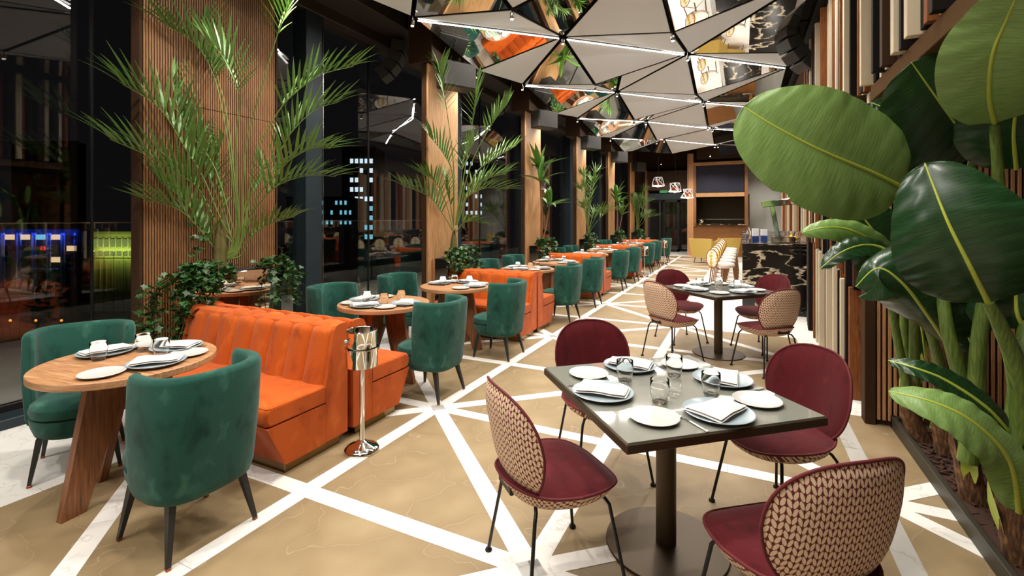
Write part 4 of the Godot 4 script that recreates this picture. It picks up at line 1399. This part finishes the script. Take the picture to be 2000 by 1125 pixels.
func ivy(p, label, vines, density, size_):
	var t = thing("trailing_ivy", label, "ivy", p, 0, "ivy in the planters")
	var lv = MB.new()
	var vs = MB.new()
	lv.smooth()
	for vn in vines:
		var path = smoothed(vn, 5)
		vs.tube(path, 0.0025, 4)
		for i in path.size() - 1:
			for q in density:
				var c = path[i].lerp(path[i + 1], rng.randf()) + Vector3(rng.randf_range(-1, 1), rng.randf_range(-0.8, 0.8), rng.randf_range(-1, 1)) * size_ * 1.2
				var b = Basis(Vector3.UP, rng.randf_range(0, TAU)) * Basis(Vector3.RIGHT, rng.randf_range(-1.2, 0.3)) * Basis(Vector3.FORWARD, rng.randf_range(-0.6, 0.6))
				var s = size_ * rng.randf_range(0.6, 1.15)
				var pts = []
				for a in 10:
					var r = [1.0, 0.5, 0.82, 0.45, 0.6, 0.25, 0.6, 0.45, 0.82, 0.5][a]
					var an = TAU * a / 10.0
					pts.append(c + b * Vector3(sin(an) * r, 0.12 * r * absf(sin(an)), -cos(an) * r) * s)
				for a in 10:
					lv.tri(c, pts[a], pts[(a + 1) % 10])
	part(t, "vines", vs.done(), M["palm sheath"])
	var f = part(t, "foliage", lv.done(), M["ivy leaf"])
	f.set_meta("kind", "stuff")

func planter(p, size_, label):
	var t = thing("mirror_planter", label, "planter", p, 0, "mirror clad planters")
	part(t, "body", boxm(size_ - Vector3(0.02, 0.02, 0.02), 0.0, Vector3(0, size_.y / 2 - 0.01, 0)), M["umber board"])
	part(t, "mirror_front", boxm(Vector3(0.01, size_.y, size_.z), 0.001, Vector3(size_.x / 2 - 0.004, size_.y / 2, 0)), M["planter mirror"])
	for s in [-1, 1]:
		part(t, "mirror_side", boxm(Vector3(size_.x - 0.02, size_.y, 0.008), 0.001, Vector3(-0.006, size_.y / 2, s * (size_.z / 2 - 0.004))), M["planter mirror"])
	part(t, "soil", boxm(Vector3(size_.x - 0.03, 0.02, size_.z - 0.03), 0.002, Vector3(0, size_.y - 0.012, 0)), M["soil"])

func sheath(parent, c, h, r):
	for i in 5:
		var a = i * 1.3
		var o = Vector3(cos(a), 0, sin(a)) * r * 0.6
		part(parent, "stem", MB.new().tube([c + o, c + o * 1.3 + Vector3(0, h * 0.5, 0), c + o * 0.7 + Vector3(0, h * (0.8 + 0.07 * i), 0)], [r, r * 0.8, r * 0.3], 8).done(), M["palm sheath"])

func make_window_plants():
	rng.seed = 12
	# nearest palm
	planter(Vector3(-4.37, 0, -2.865), Vector3(0.34, 1.07, 0.91), "mirror clad planter box behind the nearest booth, holding palm")
	var base = Vector3(-4.36, 1.06, -2.8)
	var t = thing("potted_palm", "tall feathery palm in front of the ribbed pillar, nearest palm", "palm", base, 0, "palms along the windows")
	sheath(t, Vector3.ZERO, 0.5, 0.04)
	var d = 4.45
	var fr = [
		[[[455, 480], [425, 440], [392, 375], [356, 344], [290, 305], [215, 272]], 4.25, 0.50, 0.42, 15, 0],
		[[[458, 480], [432, 430], [396, 345], [363, 292], [312, 212], [240, 165]], 4.0, 0.52, 0.42, 15, 0],
		[[[460, 480], [448, 420], [418, 325], [378, 268], [352, 220], [338, 150]], 4.15, 0.52, 0.36, 14, 0],
		[[[463, 480], [452, 330], [432, 205], [412, 135], [380, 85], [325, 50]], 4.4, 0.62, 0.38, 12, 1],
		[[[466, 480], [456, 330], [440, 210], [424, 150], [410, 100], [400, 40]], 4.5, 0.66, 0.34, 11, 1],
		[[[466, 480], [460, 300], [468, 205], [462, 165], [440, 115], [400, 75]], 4.0, 0.58, 0.36, 12, 0],
		[[[470, 480], [480, 293], [520, 141], [541, 70], [560, 20], [590, -40]], 4.2, 0.66, 0.38, 11, 0],
		[[[470, 480], [498, 309], [543, 219], [583, 176], [630, 145], [690, 130]], 4.5, 0.52, 0.34, 14, 0],
		[[[470, 480], [495, 362], [543, 301], [571, 256], [615, 215], [660, 200]], 4.6, 0.48, 0.36, 14, 0],
		[[[470, 480], [500, 390], [540, 340], [570, 310], [610, 290], [645, 290]], 4.0, 0.40, 0.34, 14, 0],
		[[[468, 480], [490, 420], [530, 372], [565, 352], [610, 342], [655, 345]], 4.3, 0.45, 0.3, 13, 0],
		[[[470, 500], [485, 470], [505, 450], [530, 436], [555, 428], [575, 424]], 4.3, 0.35, 0.24, 11, 0],
		[[[452, 500], [425, 490], [398, 458], [360, 417], [320, 398], [285, 392]], 4.2, 0.42, 0.32, 13, 1],
		[[[450, 500], [424, 485], [398, 445], [371, 405], [340, 375], [310, 352]], 4.7, 0.42, 0.34, 13, 1],
		[[[452, 480], [440, 420], [428, 375], [424, 340], [424, 310], [428, 290]], 4.75, 0.35, 0.26, 10, 1],
		[[[452, 480], [437, 425], [415, 360], [400, 320], [394, 285], [392, 260]], 4.7, 0.45, 0.28, 10, 1],
		[[[462, 480], [480, 400], [500, 370], [508, 350], [510, 330], [505, 320]], 4.4, 0.45, 0.2, 8, 0]]
	for f in fr:
		var pts = px_path(f[0], d, f[1])
		for i in pts.size(): pts[i] -= base
		pts.push_front(Vector3(0, 0.12, 0))
		frond(t, pts, f[2], f[3], f[4], M["palm leaf"], M["palm stem"])
	var vines = []
	var top = Vector3(-4.2, 1.08, -2.86)
	for q in [[-0.42, -0.3], [-0.3, -0.62], [0.40, -0.75], [0.34, -0.5], [0.28, -0.35], [0.2, -0.15], [0.45, -0.95], [0.1, -0.05], [-0.46, -0.3], [0.42, -0.6], [0.38, -0.3]]:
		var z = q[0]
		vines.append([Vector3(-0.1, 0.02, z * 0.7), Vector3(0.02, 0.07, z), Vector3(0.07, -0.05, z * 1.1), Vector3(0.06 + rng.randf() * 0.05, q[1] * 0.5, z * 1.15 + rng.randf_range(-0.06, 0.06)), Vector3(0.05, q[1], z * 1.2 + rng.randf_range(-0.06, 0.1))])
	vines.append([Vector3(-0.1, 0.02, 0.3), Vector3(-0.12, 0.2, 0.3), Vector3(-0.12, 0.4, 0.28)])
	for i in 9:
		var dz = rng.randf_range(0.48, 0.78)
		var dy = rng.randf_range(-0.85, -0.35)
		vines.append([Vector3(0.0, 0.03, 0.3), Vector3(0.05, 0.06, 0.45), Vector3(0.03, -0.1, dz), Vector3(0.0, dy * 0.6, dz), Vector3(-0.04, dy, dz + 0.04)])
	for i in 3:
		var dz = rng.randf_range(-0.66, -0.5)
		vines.append([Vector3(0.0, 0.03, -0.3), Vector3(0.05, 0.08, -0.45), Vector3(0.05, -0.1, dz), Vector3(0.03, -0.4, dz)])
	ivy(top, "trailing ivy spilling over the nearest mirror planter", vines, 3, 0.045)
	# the other bays
	var words = ["second", "third", "fourth", "fifth", "sixth"]
	for k in 5:
		var zc = -5.995 - PITCH_Z * k
		planter(Vector3(-3.9, 0, zc), Vector3(0.27, 0.98, 0.62), "mirror clad planter box in front of the %s pillar" % words[k])
		var b = Vector3(-3.86, 0.97, zc)
		vines = []
		for i in 12:
			var a = rng.randf_range(-0.4, 0.4)
			var dr = rng.randf_range(0.15, 0.75)
			vines.append([Vector3(0, 0.05, a * 0.6), Vector3(0.12, 0.12, a), Vector3(0.2, -dr * 0.4, a * 1.1), Vector3(0.19, -dr, a * 1.15)])
		ivy(b, "bushy ivy over the %s planter from the camera" % words[k], vines, 4, 0.05)
		if k in [0, 2, 4]:
			t = thing("potted_palm", "feathery palm at the %s pillar from the camera" % words[k], "palm", b, 0, "palms along the windows")
			sheath(t, Vector3.ZERO, 0.4, 0.035)
			if k == 0:
				for f in [[[[886, 440], [886, 325], [871, 205], [858, 130]], 6.2, 0.62, 0.36, 11, 0], [[[890, 440], [906, 343], [924, 230], [931, 160]], 7.3, 0.6, 0.36, 11, 0], [[[892, 440], [917, 329], [959, 245], [990, 205]], 7.0, 0.58, 0.36, 12, 0],
						[[[886, 440], [884, 343], [866, 300], [838, 265]], 6.6, 0.4, 0.34, 12, 0], [[[884, 450], [869, 425], [840, 385], [785, 362]], 6.6, 0.4, 0.4, 13, 0], [[[885, 450], [872, 400], [850, 355], [825, 340]], 7.3, 0.4, 0.34, 12, 0],
						[[[892, 440], [925, 345], [965, 310], [1008, 285]], 7.5, 0.45, 0.36, 13, 0], [[[890, 440], [906, 392], [945, 368], [990, 370]], 6.7, 0.35, 0.36, 12, 0], [[[892, 440], [915, 380], [950, 350], [985, 340]], 7.2, 0.4, 0.36, 12, 0],
						[[[890, 455], [905, 436], [925, 432], [944, 438]], 6.8, 0.3, 0.24, 10, 1], [[[887, 450], [880, 400], [874, 370], [870, 345]], 7.1, 0.3, 0.3, 10, 1], [[[890, 440], [900, 360], [905, 315], [925, 280]], 6.7, 0.5, 0.34, 11, 0]]:
					var pts = px_path(f[0], 7.0, f[1], 3.95)
					for i in pts.size(): pts[i] -= b
					frond(t, pts, f[2], f[3], f[4], M["palm leaf"], M["palm stem"])
			else:
				for i in 12:
					var a = i * 2.4 + k
					var hgt = rng.randf_range(0.7, 2.0) if k == 2 else rng.randf_range(0.6, 1.7)
					var out = rng.randf_range(0.45, 0.95) * (1.3 - hgt * 0.3)
					var dr = Vector3(cos(a) * (1.0 if cos(a) > 0 else 0.25), 0, sin(a))
					frond(t, [Vector3(0, 0.1, 0), dr * out * 0.25 + Vector3(0, hgt * 0.55, 0), dr * out * 0.65 + Vector3(0, hgt * 0.95, 0), dr * out + Vector3(0, hgt * 1.02, 0)], 0.45, 0.36, 11, M["palm leaf"], M["palm stem"])
		else:
			t = thing("strap_leaf_plant", "cane plant with broad strap leaves at the %s pillar" % words[k], "plant", b, 0, "cane plants along the windows")
			for i in 3:
				var top2 = Vector3([0.03, 0.14, -0.05][i], [1.35, 0.85, 1.65][i] * (1.0 if k == 1 else 0.8), [0.1, -0.12, -0.02][i])
				part(t, "cane", MB.new().tube([Vector3(0, -0.02, 0.06 * (i - 1)), top2 * Vector3(0.5, 0.5, 0.5) + Vector3(0.02, 0, 0), top2], 0.014, 7).done(), M["cane stem"])
				for j in 9:
					var a = j * 2.4 + i
					var el = rng.randf_range(0.25, 1.5)
					var dir = Vector3(cos(a) * cos(el) * (1.0 if cos(a) > -0.3 else 0.4), sin(el), sin(a) * cos(el)).normalized()
					var mb = MB.new()
					mb.smooth()
					blade(mb, top2, dir, rng.randf_range(0.5, 0.78), 0.058, rng.randf_range(0.1, 0.45), Vector3.UP, 7)
					part(t, "leaf", mb.done(), M["strap leaf"])

func banana_leaf(parent, pts, wl, wr, nrm: Vector3, m, fold = 0.25, droop = 0.1, notch = []):
	var path = smoothed(pts, 8)
	var n = path.size()
	var sides = []
	var ups = []
	for i in n:
		var tan_ = (path[mini(i + 1, n - 1)] - path[maxi(i - 1, 0)]).normalized()
		var up = (nrm - tan_ * nrm.dot(tan_)).normalized()
		ups.append(up)
		sides.append(tan_.cross(up).normalized())
	var surf = func(u, v, off):
		var f = v * (n - 1)
		var a = mini(int(f), n - 2)
		var k = f - a
		var x = u * 2 - 1
		var prof = pow(maxf(0.0, sin(PI * pow(clampf(v, 0, 1), 0.8))), 0.55)
		if v > 0.97: prof *= 0.9
		var w = (wr if x > 0 else wl) * prof
		for q in notch:
			if signf(x) == q[0]: w *= 1.0 - q[2] * exp(-pow((v - q[1]) / 0.025, 2.0))
		var p = path[a].lerp(path[a + 1], k)
		var up = ups[a].lerp(ups[a + 1], k)
		var sd = sides[a].lerp(sides[a + 1], k)
		var ax = absf(x)
		return p + sd * x * w + up * (fold * ax * w * (1.0 - 0.7 * ax) - droop * ax * ax * w + 0.004 * sin(v * 55.0 + ax * 5.0) * ax + off)
	var mb = MB.new()
	mb.grid(16, 40, func(u, v): return surf.call(u, v, 0.0015), 1)
	mb.grid(16, 40, func(u, v): return surf.call(1.0 - u, v, -0.0015), 2)
	var o = part(parent, "leaf", mb.done(), m)
	var rr = []
	for i in n: rr.append(lerpf(0.012, 0.003, float(i) / n))
	part(o, "midrib", MB.new().tube(path, rr, 7).done(), M["banana rib"])
	return o

func stemtube(parent, pts, r0, r1, m, called = "leaf_stalk"):
	var path = smoothed(pts, 6)
	var rr = []
	for i in path.size(): rr.append(lerpf(r0, r1, float(i) / path.size()))
	return part(parent, called, MB.new().tube(path, rr, 10).done(), m)

func make_banana():
	rng.seed = 40
	var pl = thing("floor_planter", "long dark metal floor planter filled with bark mulch", "planter", Vector3(0, 0, 0))
	part(pl, "rim", boxm(Vector3(0.03, 0.09, 5.4), 0.003, Vector3(1.015, 0.045, -1.8)), M["planter metal"])
	part(pl, "rim", boxm(Vector3(1.4, 0.09, 0.03), 0.003, Vector3(1.7, 0.045, -4.43)), M["planter metal"])
	part(pl, "rim", boxm(Vector3(1.4, 0.09, 0.03), 0.003, Vector3(1.7, 0.045, 0.9)), M["planter metal"])
	part(pl, "rim", boxm(Vector3(0.03, 0.09, 5.4), 0.003, Vector3(2.38, 0.045, -1.8)), M["planter metal"])
	part(pl, "mulch_bed", boxm(Vector3(1.34, 0.05, 5.3), 0.0, Vector3(1.7, 0.035, -1.8)), M["bark mulch"])
	var mb = MB.new()
	for i in 1500:
		var c = Vector3(rng.randf_range(1.06, 1.9), rng.randf_range(0.055, 0.075), rng.randf_range(-4.3, -1.2))
		mb.box(c, Vector3(rng.randf_range(0.02, 0.06), 0.008, rng.randf_range(0.008, 0.018)), 0.0, Basis(Vector3.UP, rng.randf() * TAU) * Basis(Vector3.RIGHT, rng.randf_range(-0.5, 0.5)))
	var ch = part(pl, "bark_chips", mb.done(), M["bark mulch"])
	ch.set_meta("kind", "stuff")
	var cam = Vector3(0, HEAD, 0)
	# plants: trunk foot, trunk top, then stalks that carry the leaves
	var P = []
	for q in [["banana_plant", "banana plant at the far end of the floor planter", at(1782, 885, 3.25), 1.0], ["banana_plant", "tall banana plant behind the large pale leaf", at(1852, 950, 3.05), 1.0], ["banana_plant", "banana plant with large dark glossy leaves over the planter", at(1892, 1010, 2.55), 1.0], ["banana_plant", "nearest banana plant with thick shaggy brown trunk", at(1990, 1130, 2.1), 1.0]]:
		var f = q[2]
		f.y = 0.06
		f.x = maxf(f.x, 1.12)
		P.append([thing(q[0], q[1], "plant", f, 0, "banana plants in the floor planter"), f])
	var tw = func(i, px, py, d): return at(px, py, d) - P[i][1]
	# trunks, shaggy bark
	var trunks = [[0, [[1782, 890, 3.25], [1778, 810, 3.25], [1775, 740, 3.25]], 0.06], [1, [[1852, 950, 3.05], [1845, 820, 3.05], [1838, 680, 3.05], [1835, 600, 3.1]], 0.07], [2, [[1892, 1010, 2.55], [1888, 900, 2.55], [1880, 790, 2.55]], 0.06], [3, [[1990, 1130, 2.1], [1985, 990, 2.1], [1972, 880, 2.1]], 0.075]]
	for q in trunks:
		var pts = []
		for r in q[1]: pts.append(tw.call(q[0], r[0], r[1], r[2]))
		pts[0] = Vector3(pts[0].x * 0.2, -0.01, pts[0].z * 0.2)
		stemtube(P[q[0]][0], pts, q[2], q[2] * 0.8, M["banana bark"], "trunk")
		for i in 7:                     # torn leaf bases
			var a = i * 0.95 + q[0]
			var b = pts[0].lerp(pts[-1], 0.25 + 0.11 * i)
			var o = Vector3(cos(a), 0, sin(a)) * q[2]
			var mb2 = MB.new()
			mb2.smooth()
			blade(mb2, b + o * 0.8, (Vector3.UP + o * 3.0).normalized(), rng.randf_range(0.14, 0.26), 0.035, 0.1, o.normalized(), 4)
			part(P[q[0]][0], "leaf_base", mb2.done(), M["banana rib"] if i % 3 == 0 else M["banana bark"])
	# stalks
	for q in [[0, [[1776, 780, 3.25], [1758, 690, 3.2], [1742, 600, 3.15], [1735, 540, 3.1]], 0.03, 0.018], [0, [[1780, 780, 3.28], [1770, 690, 3.3], [1765, 600, 3.3], [1762, 540, 3.3]], 0.032, 0.02], [0, [[1785, 790, 3.25], [1786, 700, 3.2], [1785, 610, 3.1], [1780, 560, 3.0]], 0.034, 0.022],
			[1, [[1850, 800, 3.0], [1842, 740, 2.9], [1815, 640, 2.75], [1790, 590, 2.68], [1762, 556, 2.62]], 0.034, 0.016], [1, [[1852, 760, 3.05], [1862, 600, 3.0], [1880, 430, 2.9], [1903, 300, 2.8]], 0.036, 0.02], [1, [[1856, 780, 3.0], [1870, 690, 2.95], [1860, 560, 2.9], [1830, 500, 2.85], [1740, 492, 2.8]], 0.034, 0.014], [1, [[1854, 770, 3.1], [1900, 640, 3.0], [1915, 560, 2.9], [1905, 450, 2.85]], 0.036, 0.028],
			[2, [[1890, 900, 2.5], [1905, 780, 2.45], [1915, 640, 2.4], [1950, 420, 2.35], [1942, 245, 2.3]], 0.045, 0.018], [2, [[1890, 880, 2.52], [1880, 760, 2.5], [1850, 640, 2.5], [1830, 500, 2.6], [1800, 420, 2.7], [1764, 366, 2.72]], 0.04, 0.014],
			[3, [[1985, 1000, 2.1], [1998, 860, 2.05], [1985, 720, 2.0], [1955, 640, 1.97], [1930, 590, 1.95]], 0.05, 0.018], [3, [[1980, 930, 2.12], [1990, 760, 2.3], [2010, 600, 2.4], [2030, 400, 2.3]], 0.05, 0.02], [3, [[1978, 960, 2.1], [1985, 900, 2.1], [1995, 800, 2.2], [1990, 700, 2.3]], 0.05, 0.04]]:
		var pts = []
		for r in q[1]: pts.append(tw.call(q[0], r[0], r[1], r[2]))
		stemtube(P[q[0]][0], pts, q[2], q[3], M["banana stem"])
	# leaves: plant, base to tip in the picture, half widths, facing
	var toward = func(px, py, d): return (cam - at(px, py, d)).normalized()
	var L = [
		[2, [[1764, 366, 2.72], [1700, 335, 2.66], [1600, 292, 2.6], [1510, 245, 2.62], [1452, 208, 2.68]], 0.32, 0.34, Vector3(0, 0.25, 0), "banana underside", 0.18, 0.12, [[-1.0, 0.53, 0.10]]],
		[1, [[1903, 300, 2.8], [1880, 262, 2.7], [1835, 200, 2.6], [1780, 122, 2.55]], 0.36, 0.32, Vector3(0.1, 0.3, 0), "banana upper side", 0.2, 0.15, []],
		[2, [[1942, 240, 2.3], [1932, 190, 2.15], [1938, 110, 2.0], [1965, 40, 1.9], [2000, -40, 1.75]], 0.18, 0.24, Vector3(0.0, -0.1, 0), "banana underside", 0.12, 0.1, []],
		[3, [[1930, 590, 1.95], [1895, 520, 1.92], [1850, 430, 1.95], [1806, 318, 2.05]], 0.23, 0.27, Vector3(-0.2, 0.35, 0), "banana upper side", 0.2, 0.2, []],
		[1, [[1850, 672, 2.7], [1815, 620, 2.62], [1765, 556, 2.56], [1715, 524, 2.6], [1672, 560, 2.7]], 0.2, 0.24, Vector3(-0.5, 0.7, 0), "banana upper side", 0.1, 0.6, []],
		[1, [[1750, 500, 2.8], [1715, 482, 2.8], [1680, 480, 2.8], [1640, 495, 2.8], [1602, 525, 2.85]], 0.07, 0.10, Vector3(0, 1.2, 0.3), "banana upper side", 0.1, 0.3, []],
		[1, [[1745, 495, 2.95], [1705, 470, 2.95], [1655, 448, 2.95], [1610, 445, 2.95], [1565, 455, 3.0]], 0.09, 0.09, Vector3(-0.2, 0.5, 0), "banana underside", 0.1, 0.4, []],
		[0, [[1762, 545, 3.3], [1745, 520, 3.2], [1720, 470, 3.1], [1690, 430, 3.1], [1680, 410, 3.1]], 0.2, 0.2, Vector3(0.2, 0.2, 0), "banana upper side", 0.2, 0.2, []],
		[1, [[1790, 260, 3.1], [1765, 240, 3.1], [1735, 215, 3.1], [1700, 200, 3.15]], 0.1, 0.12, Vector3(-0.2, 0.8, 0), "banana upper side", 0.2, 0.3, []],
		[2, [[1780, 345, 3.0], [1775, 300, 3.0], [1785, 270, 3.0], [1800, 250, 3.0]], 0.07, 0.08, Vector3(0, 0.2, 0), "banana underside", 0.2, 0.1, []],
		[3, [[1990, 1000, 1.9], [1970, 900, 1.85], [1900, 825, 1.85], [1820, 785, 1.9], [1735, 764, 2.0]], 0.10, 0.09, Vector3(0.1, 0.7, 0), "banana underside", 0.2, 0.25, []],
		[3, [[1990, 870, 2.1], [1930, 800, 2.1], [1850, 745, 2.15], [1790, 720, 2.2], [1735, 704, 2.3]], 0.06, 0.07, Vector3(0, 1.0, 0), "banana upper side", 0.3, 0.1, []],
		[1, [[1870, 600, 2.75], [1878, 625, 2.72], [1890, 655, 2.7], [1905, 690, 2.7]], 0.10, 0.11, Vector3(0, 0.1, 0), "banana upper side", 0.1, 0.2, []],
		[0, [[1790, 605, 3.35], [1800, 640, 3.35], [1805, 680, 3.35], [1808, 715, 3.35]], 0.07, 0.07, Vector3(0, 0.1, 0), "banana upper side", 0.1, 0.2, []],
		[3, [[2040, 420, 2.2], [2030, 440, 2.2], [1990, 465, 2.15], [1938, 478, 2.1]], 0.06, 0.08, Vector3(0, 1.0, 0), "banana underside", 0.2, 0.2, []],
		[3, [[2000, 640, 2.4], [1985, 600, 2.4], [1990, 500, 2.45], [2020, 400, 2.5]], 0.2, 0.22, Vector3(0, 0.2, 0), "banana upper side", 0.2, 0.2, []],
		[1, [[1915, 560, 2.95], [1900, 510, 2.95], [1890, 440, 2.95], [1880, 350, 3.0]], 0.25, 0.28, Vector3(0, 0.2, 0), "banana upper side", 0.2, 0.2, []],
		[2, [[1985, 330, 2.6], [1980, 260, 2.5], [1990, 180, 2.4], [2010, 100, 2.3]], 0.25, 0.25, Vector3(0, 0.2, 0), "banana upper side", 0.2, 0.2, []]]
	for q in L:
		var pts = []
		for r in q[1]: pts.append(tw.call(q[0], r[0], r[1], r[2]))
		var mid = q[1][q[1].size() / 2]
		var nrm = (toward.call(mid[0], mid[1], mid[2]) + q[4]).normalized()
		banana_leaf(P[q[0]][0], pts, q[2], q[3], nrm, M[q[5]], q[6], q[7], q[8])

# ------------------------------------------------------------------ the city outside
func building(called, label, px0, px1, py0, py1, d, m, wins, depth_ = 8.0):
	# a block whose front spans those pixels at that distance; wins: [x0, x1, y0, y1, material, part name]
	var k = d / F
	var c = at((px0 + px1) / 2.0, py1, d)
	var t = thing(called, label, "building", c, YAW, "")
	var w = (px1 - px0) * k
	var h = (py1 - py0) * k
	part(t, "walls", boxm(Vector3(w, h, depth_), 0.0, Vector3(0, h / 2, -depth_ / 2)), m)
	part(t, "parapet", boxm(Vector3(w + 0.4, 0.5, 0.5), 0.02, Vector3(0, h, 0.0)), m)
	for q in wins:
		var cw = Vector3(((q[0] + q[1]) / 2.0 - (px0 + px1) / 2.0) * k, (py1 - (q[2] + q[3]) / 2.0) * k, 0.06)
		part(t, q[5], boxm(Vector3((q[1] - q[0]) * k, (q[3] - q[2]) * k, 0.2), 0.02, cw), M[q[4]])

func flood_lamp(p, label, c, energy, group):
	var t = thing("flood_lamp", label, "floodlight", p, YAW, group)
	var m = M.get("flood" + str(c))
	if m == null:
		m = glow("flood" + str(c), c, 2.0)
	part(t, "lamp_housing", MB.new().lathe([Vector2(0, -0.2), Vector2(0.08, -0.2), Vector2(0.1, -0.12), Vector2(0, -0.1)], 10).done(), M["black steel"])
	part(t, "lamp_glow", MB.new().lathe([Vector2(0, -0.1), Vector2(0.09, -0.09), Vector2(0.06, -0.04), Vector2(0, -0.03)], 10).done(), m)
	part(t, "post", MB.new().tube([Vector3(0, -0.2, 0), Vector3(0, -13.9 - p.y, 0)], 0.03, 6).done(), M["black steel"])
	var l := OmniLight3D.new()
	l.name = "flood_light"
	l.light_color = c
	l.light_energy = energy
	l.light_size = 0.05
	l.omni_range = 60.0
	l.omni_attenuation = 2.0
	l.shadow_enabled = true
	t.add_child(l, true)
	l.position = Vector3(0, 0.05, 0)

func make_outside():
	rng.seed = 8
	struct("terrace_floor", boxm(Vector3(3.4, 0.2, 30.0), 0.0, Vector3(-6.95, -0.16, -9.0)), M["terrace stone"], "pale stone terrace outside the windows")
	var rl = Node3D.new()
	rl.name = "terrace_railing"
	add_child(rl)
	tag(rl, "glass railing at the edge of the terrace", "", "", "structure")
	part(rl, "handrail", boxm(Vector3(0.03, 0.02, 30.0), 0.004, Vector3(-8.2, 1.5, -9.0)), M["steel"])
	for i in 8:
		part(rl, "railing_pane", boxm(Vector3(0.012, 1.5, 3.4), 0.0, Vector3(-8.2, 0.75, 3.0 - i * 3.44)), M["window glass"])
	# blue lit block
	var wins = []
	for x in [4, 9, 35, 41, 65, 70, 94, 99, 121, 126, 147]:
		wins.append([x - 1.2, x + 1.2, 452, 560, "pale masonry", "pier"])
	for r in 4:
		for i in 5:
			var x = 12 + i * 30
			wins.append([x, x + 17, 458 + r * 22, 468 + r * 22, "lit window" if [r, i] in [[0, 0], [0, 1], [0, 3], [2, 3], [1, 4]] else "teal window" if [r, i] == [0, 2] else "dark window", "window"])
	wins.append([81, 89, 481, 489, "red sign light", "sign_light"])
	building("office_block", "office block with blue lit columns beyond the left window", -60, 152, 451, 640, 60.0, M["tower wall dark"], wins, 2.0)
	for i in 6:
		flood_lamp(at([6.5, 38, 67.5, 96.5, 123.5, 147][i], 458, 59.2), "blue floodlight on the office block, %s pier pair from the left" % ORD[i], Color(0.12, 0.28, 1.0), 3.0, "blue floodlights")
	wins = []
	for r in 6:
		for i in 4:
			wins.append([42 + i * 27, 56 + i * 27, 290 + r * 25, 299 + r * 25, "dark window", "window"])
	building("brick_tower", "unlit brown tower with window rows behind the blue lit block", 22, 150, 278, 560, 90.0, M["tower wall"], wins, 2.0)
	wins = []
	wins.append([174, 276, 456, 460, "pale masonry", "cornice"])
	for i in 8:
		wins.append([178 + i * 12, 180.5 + i * 12, 464, 484, "pale masonry", "pilaster"])
		wins.append([181 + i * 12, 189 + i * 12, 467, 482, "palace window", "window"])
		wins.append([181 + i * 12, 189 + i * 12, 490, 499, "palace window", "window"])
		wins.append([183 + i * 12, 185 + i * 12, 508, 570, "pale masonry", "column"])
	wins.append([174, 276, 484.5, 487, "pale masonry", "band"])
	wins.append([174, 276, 500, 503.5, "pale masonry", "band"])
	building("lit_palace", "classical building flooded with yellow green light beyond window", 172, 285, 455, 640, 78.0, M["pale masonry"], wins, 3.0)
	for i in 5:
		flood_lamp(at(184 + i * 19, 490, 76.4), "yellow green floodlight before the classical building, %s from the left" % ORD[i], Color(0.85, 1.0, 0.45), 2.6, "yellow green floodlights")
	wins = []
	for r in 9:
		for i in 5:
			if rng.randf() < 0.72:
				wins.append([684 + i * 9.5, 690 + i * 9.5, 310 + r * 18.5, 319 + r * 18.5, "white window" if r < 5 else "teal window", "window"])
	building("lit_tower", "tall tower with white lit windows seen through second bay", 668, 734, 288, 640, 120.0, M["tower wall dark"], wins)
	wins = []
	for r in 3:
		for i in 7:
			if rng.randf() < 0.7:
				wins.append([628 + i * 9, 632 + i * 9, 392 + r * 19, 400 + r * 19, "teal window", "window"])
	building("low_block", "low block with teal lit windows beside the tall tower", 560, 690, 386, 640, 110.0, M["tower wall dark"], wins)
	wins = []
	for r in 7:
		for i in 4:
			if rng.randf() < 0.5:
				wins.append([910 + i * 9, 914 + i * 9, 316 + r * 16, 323 + r * 16, "white window", "window"])
	building("distant_block", "distant block with scattered lit windows seen through third bay", 900, 960, 305, 640, 130.0, M["tower wall dark"], wins)
	# street level
	var s = struct("street", boxm(Vector3(220, 0.4, 260), 0.0, Vector3(-125, -14.0, -60)), M["asphalt"], "dark street far below the terrace")
	var b = thing("city_bus", "yellow lit bus on the street below", "bus", at(578, 592, 62.0), YAW)
	b.position.y = -13.4
	part(b, "body", boxm(Vector3(4.2, 2.0, 1.8), 0.15, Vector3(0, 1.4, 0)), M["yellow fruit"])
	part(b, "window_band", boxm(Vector3(3.9, 0.8, 0.1), 0.02, Vector3(0, 1.7, 0.9)), M["bus window"])
	for x in [-1.3, 1.3]:
		part(b, "wheel", MB.new().tube([Vector3(x, 0.4, 0.7), Vector3(x, 0.4, 0.95)], 0.4, 14).done(), M["black steel"])
	for i in 10:
		var p = at(545 + i * 6 + rng.randf_range(-3, 3), rng.randf_range(575, 600), 50.0 + i * 2)
		if i > 6: p = at(20 + (i - 7) * 50, 612 + rng.randf_range(-8, 8), 52.0)
		p.y = -13.8
		if i == 6: p.x -= 8.0
		var t = thing("street_lamp", "glowing orange street lamp on the dark street below", "street lamp", p, 0, "street lamps below")
		part(t, "post", MB.new().tube([Vector3.ZERO, Vector3(0, 4.0, 0)], 0.06, 6).done(), M["black steel"])
		part(t, "lamp_globe", MB.new().lathe([Vector2(0, 4.0), Vector2(0.1, 4.05), Vector2(0.12, 4.15), Vector2(0.08, 4.25), Vector2(0, 4.28)], 10).done(), M["street lamp glow"])

func _ready():
	make_camera_and_environment()
	make_materials()
	make_lamps()
	make_end_lamps()
	make_floor()
	make_shell()
	make_slats()
	make_far_end()
	make_bar()
	make_dining()
	make_speakers()
	make_window_plants()
	make_banana()
	make_outside()
